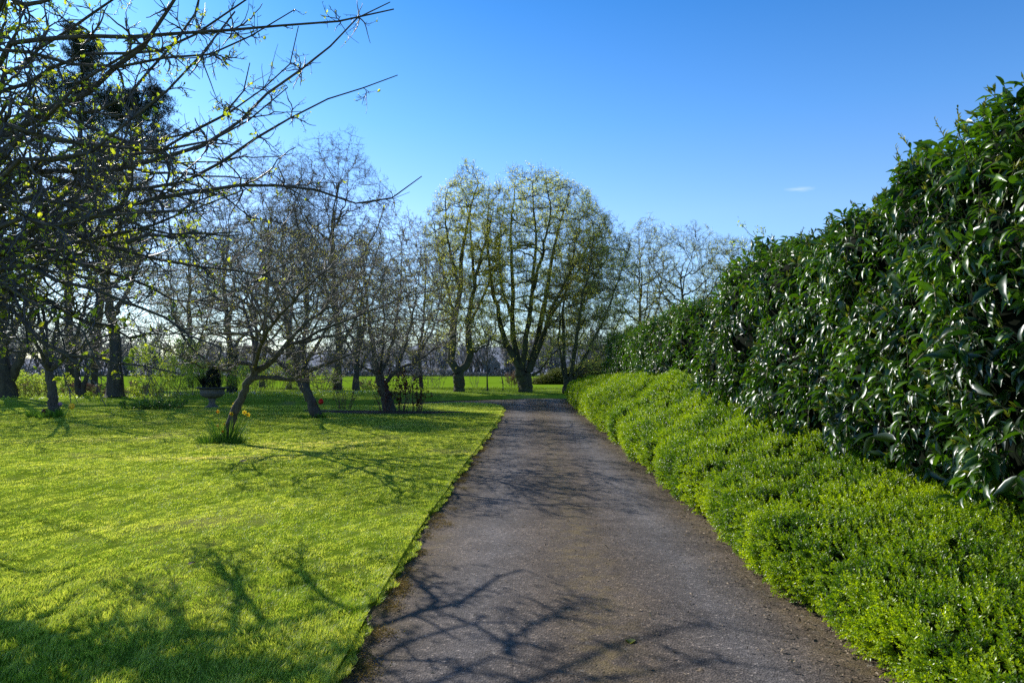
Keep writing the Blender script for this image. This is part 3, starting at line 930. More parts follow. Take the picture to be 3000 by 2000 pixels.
def laurel(name, label, y0, y1, top, seed, nshoot, size, xoff=0.0):
    r = np.random.default_rng(seed)
    base = np.array([Xr((y0 + y1) / 2) + 2.4, (y0 + y1) / 2, 0.0])
    root = thing(name, label, 'hedge', base, 'evergreen laurel hedge plants behind the low hedge')

    def prof(s, y):
        ps = np.array([0, 0.12, 0.30, 0.48, 0.60, 0.70, 0.80, 0.90, 1.0])
        px = np.array([1.45, 1.32, 1.30, 1.42, 1.62, 2.0, 2.7, 3.1, 3.1]) + xoff
        pz = np.array([0.05, 0.13, 0.38, 0.66, 0.88, 0.985, 1.0, 0.8, 0.0])
        tp = top + 0.35 * sstep(8, 3.5, y) + 0.10 * np.sin(y * 1.3 + seed) + 0.06 * np.sin(y * 2.9)
        e = np.clip(np.minimum(y - y0, y1 - y) / 1.3, 0.0, 1); e = np.sqrt(np.clip(1 - (1 - e) ** 2, 0.02, 1))
        x = np.interp(s, ps, px); z = np.interp(s, ps, pz) * tp
        return Xr(y) + 2.2 + (x - 2.2) * (0.25 + 0.75 * e), z * (0.35 + 0.65 * e)

    disp = (0.16, 1.7)
    inner_sheet('shade_lining', prof, y0, y1, 0.30, disp, seed, MAT['shade_lining'], root, base, 70, 28, 0.4)
    yc = np.linspace(y0 + 0.05, y1 - 0.05, 800)
    dens = np.where(yc < 7, 1.0, (7 / np.maximum(yc, 1)) ** 0.5); cdf = np.cumsum(dens); cdf /= cdf[-1]
    y = np.interp(r.random(nshoot), cdf, yc)
    s = np.where(r.random(nshoot) < 0.88, 0.80 * r.random(nshoot), 0.80 + 0.2 * r.random(nshoot))
    p, nn, dsp = surf_points(prof, s, y, disp, seed)
    hole = fnoise(p, 0.8, seed + 12) + 0.5 * fnoise(p, 0.35, seed + 13)
    deep = np.clip(0.02 + 0.16 * r.random(nshoot) ** 1.5 + np.where(hole < -0.75, 0.22, 0), 0, 0.4)
    keep = (hole > -0.85) | (r.random(nshoot) < 0.2)
    p, nn, dsp, s, y, deep = p[keep], nn[keep], dsp[keep], s[keep], y[keep], deep[keep]
    n = len(p)
    tipz = p[:, 2].copy()
    p = p + nn * (dsp - deep)[:, None]
    ax = nrm(nn * 0.8 + np.array([-0.05, 0, 0.45]) + 0.55 * r.normal(size=(n, 3)))
    # woody shoots from inside out to the tip
    st = MB()
    pts = np.stack([p - ax * 0.30 - np.array([0, 0, 0.06]), p - ax * 0.12, p + ax * 0.03], 1)
    tubes(st, pts, np.full((n, 3), 0.0045) * np.array([[1.5, 1, 0.6]]), 4)
    lb = MB(); sb = MB()
    e1 = nrm(np.cross(ax, rdir(r, n))); e2 = np.cross(ax, e1)
    M = 9
    patch = 0.24 * fnoise(p, 1.3, seed + 15)
    psize = 0.8 + 0.4 * r.random(n)
    for j in range(M):
        ang = j * 2.4 + 0.4 * r.normal(size=n)
        rad = e1 * np.cos(ang)[:, None] + e2 * np.sin(ang)[:, None]
        back = (0.34 * j / M) * (0.7 + 0.6 * r.random(n))[:, None]
        ps = p - ax * back + rad * 0.008
        out = 0.25 + 0.75 * j / M
        da = nrm(ax * (0.85 - 0.6 * j / M) + rad * (0.5 + 0.6 * j / M) + np.array([-0.10, 0, -0.45 - 0.45 * j / M]) + 0.30 * r.normal(size=(n, 3)))
        nm = ax * 0.8 + np.array([0, 0, 0.55]) - rad * 0.3 + 0.25 * r.normal(size=(n, 3))
        hang = (r.random(n) < 0.62) & (nn[:, 2] < 0.6)
        hd = nrm(nn * 0.35 + np.array([0, 0, -0.75]) + 0.42 * r.normal(size=(n, 3)))
        hn = nn * 0.9 + np.array([0, 0, 0.45]) + 0.38 * r.normal(size=(n, 3))
        da = np.where(hang[:, None], hd, da); nm = np.where(hang[:, None], hn, nm)
        sz = size * (0.45 + 0.75 * r.random(n)) * (0.75 + 0.35 * j / M) * psize
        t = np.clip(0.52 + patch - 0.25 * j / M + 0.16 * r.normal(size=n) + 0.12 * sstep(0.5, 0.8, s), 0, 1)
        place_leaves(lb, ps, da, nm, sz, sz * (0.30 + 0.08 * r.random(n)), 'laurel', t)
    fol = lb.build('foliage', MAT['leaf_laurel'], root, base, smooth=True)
    # fresh yellow-green shoot tips
    m = r.random(n) < 0.32
    q, qa = p[m], ax[m]; k = len(q)
    for j in range(7):
        ang = j * 2.4
        rad = nrm(np.cross(qa, rdir(r, k)))
        da = nrm(qa + rad * 0.38 + np.array([0, 0, 0.25]))
        sz = size * (0.20 + 0.26 * r.random(k))
        place_leaves(sb, q + qa * (0.01 + 0.006 * j), da, rad, sz, sz * 0.26, 'tiny', np.clip(0.5 + 0.25 * r.normal(size=k), 0, 1))
    # a few taller leaders standing clear of the top
    c = np.where((s > 0.55) & (s < 0.82))[0]
    c = r.choice(c, min(len(c), int((y1 - y0) * 6)), replace=False)
    L = 0.12 + 0.16 * r.random(len(c))
    up = nrm(np.array([0, 0, 1.0]) + 0.35 * r.normal(size=(len(c), 3)))
    pts = np.stack([p[c], p[c] + up * L[:, None] * 0.5, p[c] + up * L[:, None]], 1)
    tubes(st, pts, np.full((len(c), 3), 0.004) * np.array([[1, 0.9, 0.7]]), 4); st.build('stem', MAT['twig_green'], root, base)
    for j in range(8):
        f = 0.25 + 0.75 * j / 7
        rad = nrm(np.cross(up, rdir(r, len(c))))
        da = nrm(up * 0.8 + rad * 0.7)
        sz = size * (0.45 - 0.2 * f) * (0.7 + 0.6 * r.random(len(c)))
        place_leaves(sb, p[c] + up * (L * f)[:, None], da, up, sz, sz * 0.34, 'young', np.clip(0.65 + 0.25 * r.normal(size=len(c)), 0, 1))
    sb.build('shoot', MAT['leaf_shoot'], fol, base)


laurel('laurel_hedge', 'tall glossy dark green laurel hedge nearest the camera on the right', 1.6, 14.7, 3.72, 81, 5200, 0.165)
laurel('laurel_hedge', 'farther laurel hedge beyond the dark gap, ending near the bend of the drive', 16.0, 35.0, 3.42, 91, 4800, 0.17, 0.12)


# ------------------------------------------------------------------ the foreground fruit tree (trunk just outside the frame)
def fore_tree():
    B = np.array([-5.95, 6.8, 0.05]); C = np.array([-5.75, 6.75, 1.7])
    w = lambda x, y, d: W(x, y, d * 0.79)
    limbs = [
        ([C, w(-60, 600, 8.0), w(0, 408, 7.5), w(153, 321, 7.2), w(316, 224, 7.0), w(430, 110, 6.8), w(560, -60, 6.6)], 0.0560, .012),
        ([C, w(0, 560, 8.2), w(200, 500, 8.4), w(420, 480, 8.6), w(640, 400, 8.8), w(800, 270, 9.0), w(1000, 110, 9.1), w(1135, -5, 9.2)], 0.0448, .005),
        ([C, w(0, 490, 9), w(250, 560, 9.2), w(500, 540, 9.4), w(720, 420, 9.5), w(900, 310, 9.6), w(1060, 255, 9.6), w(1172, 216, 9.6)], 0.0448, .005),
        ([C, w(0, 720, 7.8), w(240, 650, 8.0), w(450, 580, 8.2), w(700, 545, 8.3), w(900, 545, 8.4), w(1010, 592, 8.4), w(1110, 590, 8.4), w(1190, 553, 8.4), w(1243, 517, 8.4)], 0.0448, .005),
        ([C, w(-40, 250, 7.8), w(60, 120, 7.5), w(220, 105, 7.3), w(420, 112, 7.1), w(600, 95, 7.0), w(760, 78, 6.9), w(900, 78, 6.8), w(1070, 50, 6.7), w(1140, 20, 6.7)], 0.0448, .005),
        ([C, w(-40, 350, 8.2), w(100, 230, 8), w(300, 160, 7.8), w(480, 140, 7.6), w(640, 60, 7.5), w(780, -30, 7.4)], 0.0373, .006),
        ([C, w(0, 790, 6.8), w(200, 835, 6.6), w(420, 905, 6.5), w(560, 985, 6.4), w(640, 1010, 6.3)], 0.0373, .006),
        ([C, w(-20, 900, 7.2), w(120, 985, 7.0), w(250, 1050, 6.9), w(370, 1072, 6.8), w(520, 1105, 6.8)], 0.0336, .005),
        ([C, w(0, 650, 8.4), w(300, 720, 8.2), w(560, 775, 8.0), w(760, 800, 7.9), w(850, 765, 7.8)], 0.0373, .005),
        ([C, w(0, 330, 9.6), w(300, 390, 9.5), w(520, 470, 9.3), w(700, 620, 9.1), w(840, 655, 9.0)], 0.0411, .005),
        ([C, w(0, 380, 9.2), w(280, 330, 9.0), w(450, 200, 8.8), w(560, 60, 8.6), w(600, -60, 8.5)], 0.0411, .008),
        ([C, w(-30, 100, 6.6), w(120, 20, 6.0), w(330, -80, 5.6)], 0.0411, .01),
        ([C, w(0, 530, 6.4), w(180, 480, 6.0), w(420, 330, 5.8), w(560, 190, 5.7), w(700, 40, 5.6)], 0.0336, .005),
        ([C, w(0, 450, 10), w(230, 420, 10), w(450, 420, 10), w(680, 330, 9.9), w(860, 180, 9.8), w(880, 80, 9.8)], 0.0373, .005),
        ([C, np.array([-7.4, 7.2, 3.4]), np.array([-9.0, 7.4, 4.8])], 0.0523, .012),
        ([C, np.array([-6.4, 5.3, 3.0]), np.array([-6.8, 3.8, 4.2])], 0.0448, .012),
        ([C, np.array([-6.6, 6.0, 3.6]), np.array([-7.6, 5.0, 5.0])], 0.0523, .012),
        ([C, np.array([-5.6, 6.9, 3.6]), np.array([-5.3, 6.9, 5.4]), np.array([-5.0, 6.7, 6.6])], 0.0598, .012),
        ([C, w(-80, 820, 6.2), w(60, 860, 5.8), w(210, 960, 5.6), w(290, 1060, 5.5)], 0.0298, .004),
        ([C, w(-40, 700, 6.0), w(130, 660, 5.6), w(330, 640, 5.4), w(560, 600, 5.3), w(720, 560, 5.3)], 0.0336, .004),
        ([C, w(-20, 860, 9.0), w(130, 880, 8.6), w(300, 960, 8.3), w(430, 985, 8.2), w(560, 960, 8.1)], 0.0425, .005),
        ([C, w(-20, 760, 9.4), w(180, 760, 9.2), w(380, 820, 9.0), w(520, 880, 8.9), w(640, 880, 8.8)], 0.0467, .005),
        ([C, w(-20, 640, 7.6), w(180, 590, 7.5), w(360, 640, 7.4), w(520, 690, 7.3), w(690, 680, 7.2)], 0.0425, .005),
        ([C, w(-20, 560, 9.0), w(150, 470, 9.0), w(330, 470, 8.9), w(520, 410, 8.8), w(690, 300, 8.7), w(740, 180, 8.7)], 0.0467, .005),
        ([C, w(-20, 300, 8.8), w(100, 170, 8.6), w(260, 50, 8.4), w(420, -60, 8.2)], 0.0467, .008),
        ([C, w(-20, 180, 7.2), w(150, 180, 7.0), w(350, 190, 6.9), w(560, 170, 6.8), w(720, 130, 6.8), w(860, 30, 6.8)], 0.0382, .004),
        ([C, w(-20, 420, 6.8), w(160, 400, 6.5), w(340, 440, 6.4), w(540, 430, 6.3), w(700, 380, 6.3), w(830, 250, 6.3)], 0.0382, .004),
        ([C, np.array([-4.9, 6.5, 2.7]), np.array([-3.7, 6.3, 2.9]), np.array([-2.6, 6.0, 3.2])], 0.0425, .006),
        ([C, np.array([-4.8, 6.0, 3.2]), np.array([-3.5, 5.3, 3.8]), np.array([-2.6, 4.9, 4.1])], 0.0425, .006),
    ]
    nv = len(limbs)

    def above(x, y, z):
        g = G(x, y, 0.03)
        return g + TO_SUN / TO_SUN[2] * z
    for pts, a, b in (
            ([(60, 1985, 2.9), (200, 1955, 2.95), (560, 1890, 3.05), (800, 1850, 3.15), (1000, 1795, 3.3), (1180, 1775, 3.4), (1290, 1745, 3.5), (1400, 1690, 3.6), (1520, 1650, 3.7)], .042, .007),
            ([(790, 1850, 3.15), (740, 1770, 3.3), (650, 1670, 3.5), (610, 1580, 3.7)], .02, .005),
            ([(560, 1892, 3.05), (480, 1780, 3.2), (340, 1735, 3.4)], .016, .004),
            ([(1010, 1795, 3.3), (930, 1740, 3.4), (890, 1660, 3.6), (900, 1600, 3.8)], .018, .004),
            ([(700, 1860, 3.1), (700, 1740, 3.4), (690, 1640, 3.6), (760, 1600, 3.8)], .018, .004),
            ([(1190, 1775, 3.4), (1250, 1740, 3.5), (1235, 1690, 3.7), (1220, 1640, 3.9)], .018, .004),
            ([(900, 1990, 3.6), (1080, 1900, 3.7), (1250, 1830, 3.8), (1420, 1800, 3.9), (1560, 1800, 4.0)], .034, .006),
            ([(1100, 2010, 3.9), (1300, 1950, 4.0), (1470, 1890, 4.1), (1600, 1930, 4.2), (1800, 1965, 4.3)], .034, .006),
            ([(1200, 2080, 4.2), (1500, 1990, 4.3), (1700, 1890, 4.4), (1900, 1830, 4.5), (2120, 1800, 4.6), (2290, 1840, 4.7)], .036, .005),
            ([(1400, 2060, 4.4), (1640, 1990, 4.5), (1880, 1930, 4.6), (2120, 1910, 4.7), (2300, 1930, 4.8)], .032, .005),
            ([(1470, 1890, 4.1), (1500, 1830, 4.2), (1610, 1770, 4.3), (1700, 1740, 4.4)], .018, .005),
            ([(-60, 1500, 3.4), (60, 1520, 3.5), (180, 1545, 3.6), (330, 1600, 3.8)], .03, .005),
            ([(-80, 1640, 3.2), (80, 1700, 3.3), (200, 1690, 3.4), (300, 1640, 3.6)], .03, .005)):
        q = [above(*p) for p in pts]
        a *= 1.5; b *= 1.3
        if a > .038: q = [C, C + (q[0] - C) * .5 + np.array([0, 0, .25])] + q
        limbs.append((q, a, b))
    lv = [dict(per=5.0, t0=0.04, t1=1.0, ang=(30, 75), len=(0.015, 0.07, 1), ratio=0.8, P=4, wig=0.16, up=0.06, sides=3, rmin=0.0024, rmax=0.0036, taper=0.7)]

    def sampler(r, n):
        # whips follow the sweep of the boughs: outwards to the right, denser towards the trunk side
        k = np.where(r.random(n) < 0.82, r.integers(0, nv, n), r.integers(nv, len(limbs), n))
        t = 0.9 * r.random(n) ** 1.35
        x = (2 + t * 13); i0 = np.minimum(x.astype(int), 14); fr = (x - i0)[:, None]
        p = LP[k, i0] * (1 - fr) + LP[k, i0 + 1] * fr
        tan = nrm(LP[k, i0 + 1] - LP[k, i0])
        return p + tan * (0.2 + 0.65 * r.random(n) * (1.1 - t))[:, None] + r.normal(size=(n, 3)) * (0.36 * (1 - 0.8 * t))[:, None]
    LP, _ = limb_set(np.random.default_rng(3), limbs, 16)
    def extra(root, allp, r):
        # bud spurs with folded young leaves in twos and threes
        lb = MB()
        src = np.concatenate([allp[4][0][:, -1], allp[4][0][:, -2], allp[3][0][:, -1]])
        keep = r.random(len(src)) < 0.24
        left = np.clip((-src[:, 0] - 1.2) / 3.5, 0.3, 1)
        src = src[keep & (r.random(len(src)) < left)]
        for j in range(3):
            k = r.random(len(src)) < (1.0, 0.75, 0.5)[j]
            p = src[k]; n = len(p)
            ax = nrm(rdir(r, n) + np.array([0.1, -0.1, 0.45]))
            sz = np.where(r.random(n) < 0.22, 0.048, 0.022) * (0.6 + 0.7 * r.random(n))
            place_leaves(lb, p, ax, rdir(r, n), sz, sz * 0.55, 'young', np.clip(0.55 + 0.3 * r.normal(size=n), 0, 1))
        crown = [c for c in root.children if c.name.startswith('crown')][0]
        lb.build('foliage', MAT['leaf_young'], crown, B)
    build_tree('fruit_tree', 'big spreading fruit tree with young yellow-green leaves, its boughs filling the upper left', 'tree', B,
               [([B, B + [0.05, 0, 0.6], B + [0.12, 0, 1.2], C], .19, .15)], limbs, lv, ('bark_fruit', 'twig_near', 'leaf_young'), 101, extra=extra, jit=0.018, fill=dict(sampler=sampler, ns=(1900, 5600, 9000), up=0.24, nodown=False, tipcut=0.85, rmins=(.0078, .0050, .0034), rmaxs=(.022, .010, .005), P=(10, 7, 5), jit=.013, fwd=1.15, maxlen=3.2))


fore_tree()


# ------------------------------------------------------------------ small fruit trees on the lawn
SPUR = [dict(per=3.6, t0=0.1, t1=1.0, ang=(25, 70), len=(0.07, 0.26, 1), ratio=0.7, P=3, wig=0.16, up=0.06, sides=3, rmin=0.0042, rmax=0.006, taper=0.5)]


def fruit_trees():
    w = W
    # leaning tree with daffodils at its foot
    d = 16.0
    B = G(654, 1296, 0.05); d = B[1]
    env = (w(870, 905, d - 0.2), (3.5, 3.0, 1.95))
    fk = w(745, 1090, d)
    trunk = [([B, w(690, 1205, d), w(722, 1130, d), fk], .10, .078)]
    limbs = [([fk, w(792, 1062, d - .1), w(832, 1018, d - .3), w(885, 955, d - .5), w(965, 895, d - .6)], .085, .02),
             ([fk, w(747, 1040, d), w(753, 980, d + .1), w(742, 900, d + .2), w(722, 800, d + .3)], .06, .012),
             ([w(741, 1085, d), w(726, 1064, d), w(692, 1066, d - .1), w(660, 1085, d - .3), w(610, 1060, d - .6), w(545, 1000, d - .8), w(500, 905, d - 1)], .05, .01),
             ([w(735, 1110, d), w(800, 1105, d - .1), w(850, 1112, d - .2), w(905, 1090, d - .3), w(1000, 1050, d - .5), w(1110, 1000, d - .6)], .055, .01),
             ([fk, w(762, 1020, d - .8), w(800, 950, d - 1.6), w(890, 850, d - 2.2), w(960, 790, d - 2.4)], .06, .012),
             ([fk, w(740, 1000, d + .9), w(712, 900, d + 1.8), w(680, 820, d + 2.3)], .06, .012),
             ([w(832, 1018, d - .3), w(950, 965, d - .3), w(1100, 905, d - .5), w(1240, 855, d - .6), w(1335, 845, d - .7)], .04, .005),
             ([w(840, 1010, d - .3), w(960, 985, d + .5), w(1080, 950, d + 1.2), w(1180, 900, d + 1.4)], .04, .006),
             ([w(753, 980, d + .1), w(820, 860, d), w(900, 760, d), w(960, 690, d)], .04, .006),
             ([w(742, 900, d + .2), w(640, 840, d), w(560, 790, d - .3)], .035, .006),
             ([w(700, 1066, d - .1), w(600, 1075, d - .6), w(520, 1040, d - 1.2), w(440, 1010, d - 1.5)], .03, .005)]
    build_tree('fruit_tree', 'leaning bare fruit tree with daffodils around its foot', 'tree', B, trunk, limbs, SPUR, ('bark_fruit', 'twig_fruit', 'leaf_bud'),
               111, None, 'small fruit trees on the lawn', dict(on=[3, 4], n=9000, size=0.024, spread=0.012), fill=dict(sampler=ball_sampler(*env, 112, gap=.5, scale=1.0), ns=(110, 950, 4600), up=0.3, rmins=(.009, .0065, .005), rmaxs=(.03, .011, .007)), jit=0.012)
    # tree with tulips at its foot
    B = G(160, 1226, 0.06); d = B[1]
    fk = w(143, 1085, d)
    env = (w(170, 880, d), (4.0, 3.6, 2.5))
    limbs = [([fk, w(190, 1045, d - .2), w(228, 965, d - .5), w(262, 850, d - .8), w(300, 760, d - 1)], .10, .015),
             ([fk, w(132, 1000, d), w(105, 900, d + .2), w(70, 790, d + .3)], .10, .015),
             ([fk, w(160, 980, d + 1), w(190, 860, d + 1.8), w(220, 740, d + 2)], .08, .015),
             ([fk, w(110, 1010, d - 1), w(70, 930, d - 1.8), w(20, 850, d - 2)], .08, .012),
             ([w(190, 1045, d - .2), w(270, 1000, d - .6), w(360, 960, d - .8), w(430, 900, d - 1)], .06, .01),
             ([fk, w(90, 1030, d), w(20, 960, d + .3), w(-50, 880, d + .3)], .06, .01)]
    build_tree('fruit_tree', 'upright fruit tree with tulips around its foot, at the left of the lawn', 'tree', B, [([B, w(154, 1150, d), fk], .155, .125)], limbs,
               SPUR, ('bark_fruit', 'twig_fruit', 'leaf_bud'), 121, None, 'small fruit trees on the lawn', dict(on=[3, 4], n=7000, size=0.032, spread=0.02), fill=dict(sampler=ball_sampler(*env, 122, gap=.5, scale=1.2), ns=(100, 800, 3800), up=0.35, rmins=(.012, .0075, .006), rmaxs=(.04, .013, .008)), jit=0.015)
    # tree leaning the other way with the red tulip
    B = G(930, 1224, 0.06); d = B[1]
    fk = w(872, 1105, d)
    env = (w(890, 890, d), (4.2, 3.5, 2.7))
    limbs = [([fk, w(862, 1050, d), w(850, 960, d + .2), w(860, 850, d + .3), w(850, 740, d + .3)], .10, .012),
             ([fk, w(905, 1050, d - .3), w(950, 970, d - .7), w(1000, 890, d - .9), w(1030, 800, d - 1)], .09, .012),
             ([fk, w(820, 1065, d - .3), w(770, 1000, d - .6), w(730, 910, d - 1), w(720, 830, d - 1)], .08, .012),
             ([fk, w(880, 1020, d + 1), w(920, 920, d + 1.8), w(950, 800, d + 2.2)], .08, .012),
             ([fk, w(860, 1020, d - 1.2), w(830, 920, d - 2), w(800, 820, d - 2.3)], .07, .012),
             ([w(880, 1090, d), w(940, 1070, d - .4), w(1000, 1040, d - .8), w(1050, 980, d - 1)], .05, .01)]
    build_tree('fruit_tree', 'bare fruit tree leaning left, with a red tulip beside its foot', 'tree', B, [([B, w(905, 1162, d), fk], .165, .13)], limbs,
               SPUR, ('bark_fruit', 'twig_fruit', 'leaf_bud'), 131, None, 'small fruit trees on the lawn', dict(on=[3, 4], n=8000, size=0.032, spread=0.02), fill=dict(sampler=ball_sampler(*env, 132, gap=.5, scale=1.2), ns=(110, 900, 4600), up=0.4, rmins=(.012, .0075, .006), rmaxs=(.04, .013, .008)), jit=0.015)
    # multi-stemmed tree among the roses
    B = G(1142, 1208, 0.06); d = B[1]
    fk = w(1112, 1100, d)
    env = (w(1150, 900, d), (3.1, 3.0, 3.6))
    limbs = [([fk, w(1098, 1050, d), w(1088, 980, d + .1), w(1075, 880, d + .1), w(1065, 760, d)], .13, .012),
             ([fk, w(1060, 1072, d - .2), w(1035, 1040, d - .4), w(1005, 980, d - .5)], .07, .012),
             ([w(1120, 1130, d), w(1165, 1085, d), w(1210, 1062, d - .1), w(1265, 1030, d - .2), w(1320, 985, d - .3)], .09, .012),
             ([fk, w(1140, 1040, d + .3), w(1160, 940, d + .5), w(1175, 820, d + .6), w(1180, 690, d + .6)], .09, .01),
             ([w(1165, 1085, d), w(1190, 1000, d - .3), w(1215, 890, d - .5), w(1235, 760, d - .6)], .07, .01),
             ([fk, w(1120, 1030, d - 1), w(1125, 920, d - 1.5), w(1120, 790, d - 1.7)], .07, .01),
             ([w(1210, 1062, d), w(1260, 980, d + .6), w(1290, 880, d + .8), w(1300, 800, d + 1)], .05, .01)]
    build_tree('fruit_tree', 'upright twiggy tree rising from the rose bed beside the bend in the path', 'tree', B, [([B, w(1128, 1150, d), fk], .22, .17)], limbs,
               SPUR, ('bark_fruit', 'twig_fruit', 'leaf_bud'), 141, None, 'small fruit trees on the lawn', dict(on=[3, 4], n=8000, size=0.04, spread=0.03), fill=dict(sampler=ball_sampler(*env, 142, gap=.5, scale=1.0), ns=(110, 800, 4000), up=0.9, rmins=(.013, .008, .0065), rmaxs=(.04, .014, .008)), jit=0.02)


fruit_trees()


# ------------------------------------------------------------------ big trees behind the path
TWIG = [dict(per=3.0, t0=0.15, t1=1.0, ang=(22, 60), len=(0.2, 0.55, 1), ratio=0.7, P=3, wig=0.15, up=0.08, sides=3, rmin=0.006, rmax=0.009, taper=0.5)]


def far_ground(px, d):
    x = (px - CX) / F_PX * d
    y0 = np.interp(x, PATH_F[:, 0], PATH_F[:, 1])
    z = far_z(d - y0) if d < field_y(x) else 0.33
    return np.array([x, d, float(z)])


def vase_trees():
    w = W
    leafs = lambda n, low: [dict(on=[3, 4], n=n, size=0.072, spread=0.06, clump=1.3, cscale=2.2, tint=0.1)]
    # tree with two stems left of the drive's end
    d = 43.0; B = far_ground(1344, d)
    fk = w(1342, 1090, d)
    L = [([fk, w(1322, 1060, d), w(1328, 980, d), w(1345, 850, d), w(1360, 700, d), w(1382, 600, d), w(1402, 540, d)], .30, .03),
         ([fk, w(1362, 1078, d), w(1378, 1040, d), w(1371, 960, d - .3), w(1390, 830, d - .5), w(1420, 720, d - .6), w(1448, 620, d - .6)], .27, .03),
         ([w(1335, 940, d), w(1312, 850, d + 1), w(1285, 740, d + 1.3), w(1268, 640, d + 1.5)], .12, .02),
         ([w(1376, 1040, d), w(1400, 1025, d - .4), w(1435, 1000, d - .6), w(1455, 960, d - .8)], .08, .015),
         ([w(1345, 850, d), w(1320, 740, d - 1.3), w(1305, 640, d - 1.6), w(1310, 560, d - 1.6)], .12, .02),
         ([w(1390, 830, d), w(1380, 700, d + 1.6), w(1370, 600, d + 2), w(1350, 530, d + 2)], .12, .02),
         ([w(1371, 960, d), w(1420, 860, d + .8), w(1455, 760, d + 1.3), w(1470, 680, d + 1.5)], .11, .02)]
    build_tree('budding_tree', 'twin-stemmed tree in pale bud left of the far end of the drive', 'tree', B, [([B, w(1345, 1120, d), fk], .28, .34)], L, TWIG,
               ('bark_green', 'twig_green', 'leaf_olive'), 151, None, 'budding trees at the end of the drive', leafs(42000, 9), fill=dict(sampler=ball_sampler(w(1365, 770, d), (2.7, 2.9, 6.1), 152, gap=.7, scale=2.0), ns=(130, 1300, 8500), up=.75, rmins=(.02, .012, .0085), rmaxs=(.07, .025, .012)), jit=0.04)
    # the broad many-stemmed tree on the axis of the drive
    d = 43.0; B = far_ground(1540, d)
    fk = w(1528, 1085, d)
    L = [([fk, w(1495, 1030, d), w(1468, 950, d), w(1440, 830, d), w(1430, 700, d), w(1432, 600, d)], .24, .03),
         ([fk, w(1508, 1030, d + .3), w(1500, 930, d + .6), w(1504, 800, d + .8), w(1496, 690, d + 1), w(1512, 550, d + 1)], .24, .03),
         ([fk, w(1535, 1030, d - .4), w(1548, 950, d - .8), w(1560, 850, d - 1), w(1570, 700, d - 1.1), w(1560, 540, d - 1.1)], .22, .03),
         ([w(1550, 1090, d), w(1572, 1000, d), w(1598, 880, d), w(1620, 750, d), w(1648, 630, d), w(1672, 555, d)], .24, .03),
         ([w(1553, 1085, d), w(1590, 985, d - .5), w(1640, 855, d - .9), w(1712, 735, d - 1.2), w(1775, 655, d - 1.3)], .20, .025),
         ([w(1560, 1060, d), w(1600, 960, d + .9), w(1670, 830, d + 1.6), w(1740, 720, d + 1.9), w(1800, 690, d + 2)], .17, .025),
         ([w(1560, 1100, d), w(1590, 1078, d), w(1606, 1050, d), w(1640, 1020, d - .3), w(1665, 1010, d - .4)], .09, .02),
         ([w(1490, 1020, d), w(1462, 1003, d - .3), w(1430, 985, d - .5), w(1410, 950, d - .7)], .08, .015),
         ([w(1500, 930, d), w(1470, 830, d + 1.6), w(1465, 700, d + 2.2), w(1480, 590, d + 2.4)], .12, .02),
         ([w(1560, 850, d), w(1590, 740, d - 2), w(1610, 620, d - 2.6), w(1600, 520, d - 2.6)], .13, .02)]
    build_tree('budding_tree', 'broad many-stemmed tree in pale bud at the end of the drive', 'tree', B, [([B, w(1537, 1120, d), fk], .36, .46)], L, TWIG,
               ('bark_green', 'twig_green', 'leaf_olive'), 161, None, 'budding trees at the end of the drive', leafs(62000, 9), fill=dict(sampler=ball_sampler(w(1600, 775, d), (4.6, 4.2, 6.7), 162, gap=.7, scale=2.2), ns=(180, 2000, 12500), up=.75, rmins=(.02, .012, .0085), rmaxs=(.08, .025, .012)), jit=0.04)
    # multi-stemmed tree half behind the low hedge
    d = 41.5; B = far_ground(1664, d)
    L = [([B, w(1655, 1060, d), w(1650, 920, d), w(1676, 760, d), w(1702, 650, d)], .14, .02),
         ([B, w(1676, 1080, d), w(1692, 980, d + .3), w(1722, 850, d + .5), w(1790, 735, d + .6)], .16, .02),
         ([B, w(1690, 1095, d - .2), w(1742, 985, d - .5), w(1800, 855, d - .8), w(1838, 740, d - 1)], .12, .02),
         ([B, w(1648, 1075, d + .3), w(1638, 960, d + .8), w(1655, 800, d + 1)], .10, .015),
         ([B, w(1680, 1050, d - .6), w(1700, 900, d - 1.4), w(1730, 780, d - 1.8), w(1740, 660, d - 2)], .12, .02),
         ([w(1690, 1095, d), w(1760, 1040, d + .4), w(1810, 950, d + .8), w(1840, 860, d + 1)], .09, .015)]
    build_tree('budding_tree', 'dark multi-stemmed tree partly hidden behind the end of the low hedge', 'tree', B, [([B, w(1663, 1130, d), w(1665, 1105, d)], .28, .22)], L,
               TWIG, ('bark_green', 'twig_green', 'leaf_olive'), 171, None, 'budding trees at the end of the drive',
               [dict(on=[3, 4], n=30000, size=0.07, spread=0.05, clump=0.8, cscale=2.0, tint=-0.2)], fill=dict(sampler=ball_sampler(w(1735, 860, d), (3.0, 3.0, 5.4), 172, gap=.5, scale=1.8, pw=.4), ns=(150, 1600, 9000), up=.75, rmins=(.02, .012, .0085), rmaxs=(.07, .025, .012)), jit=0.04)


vase_trees()


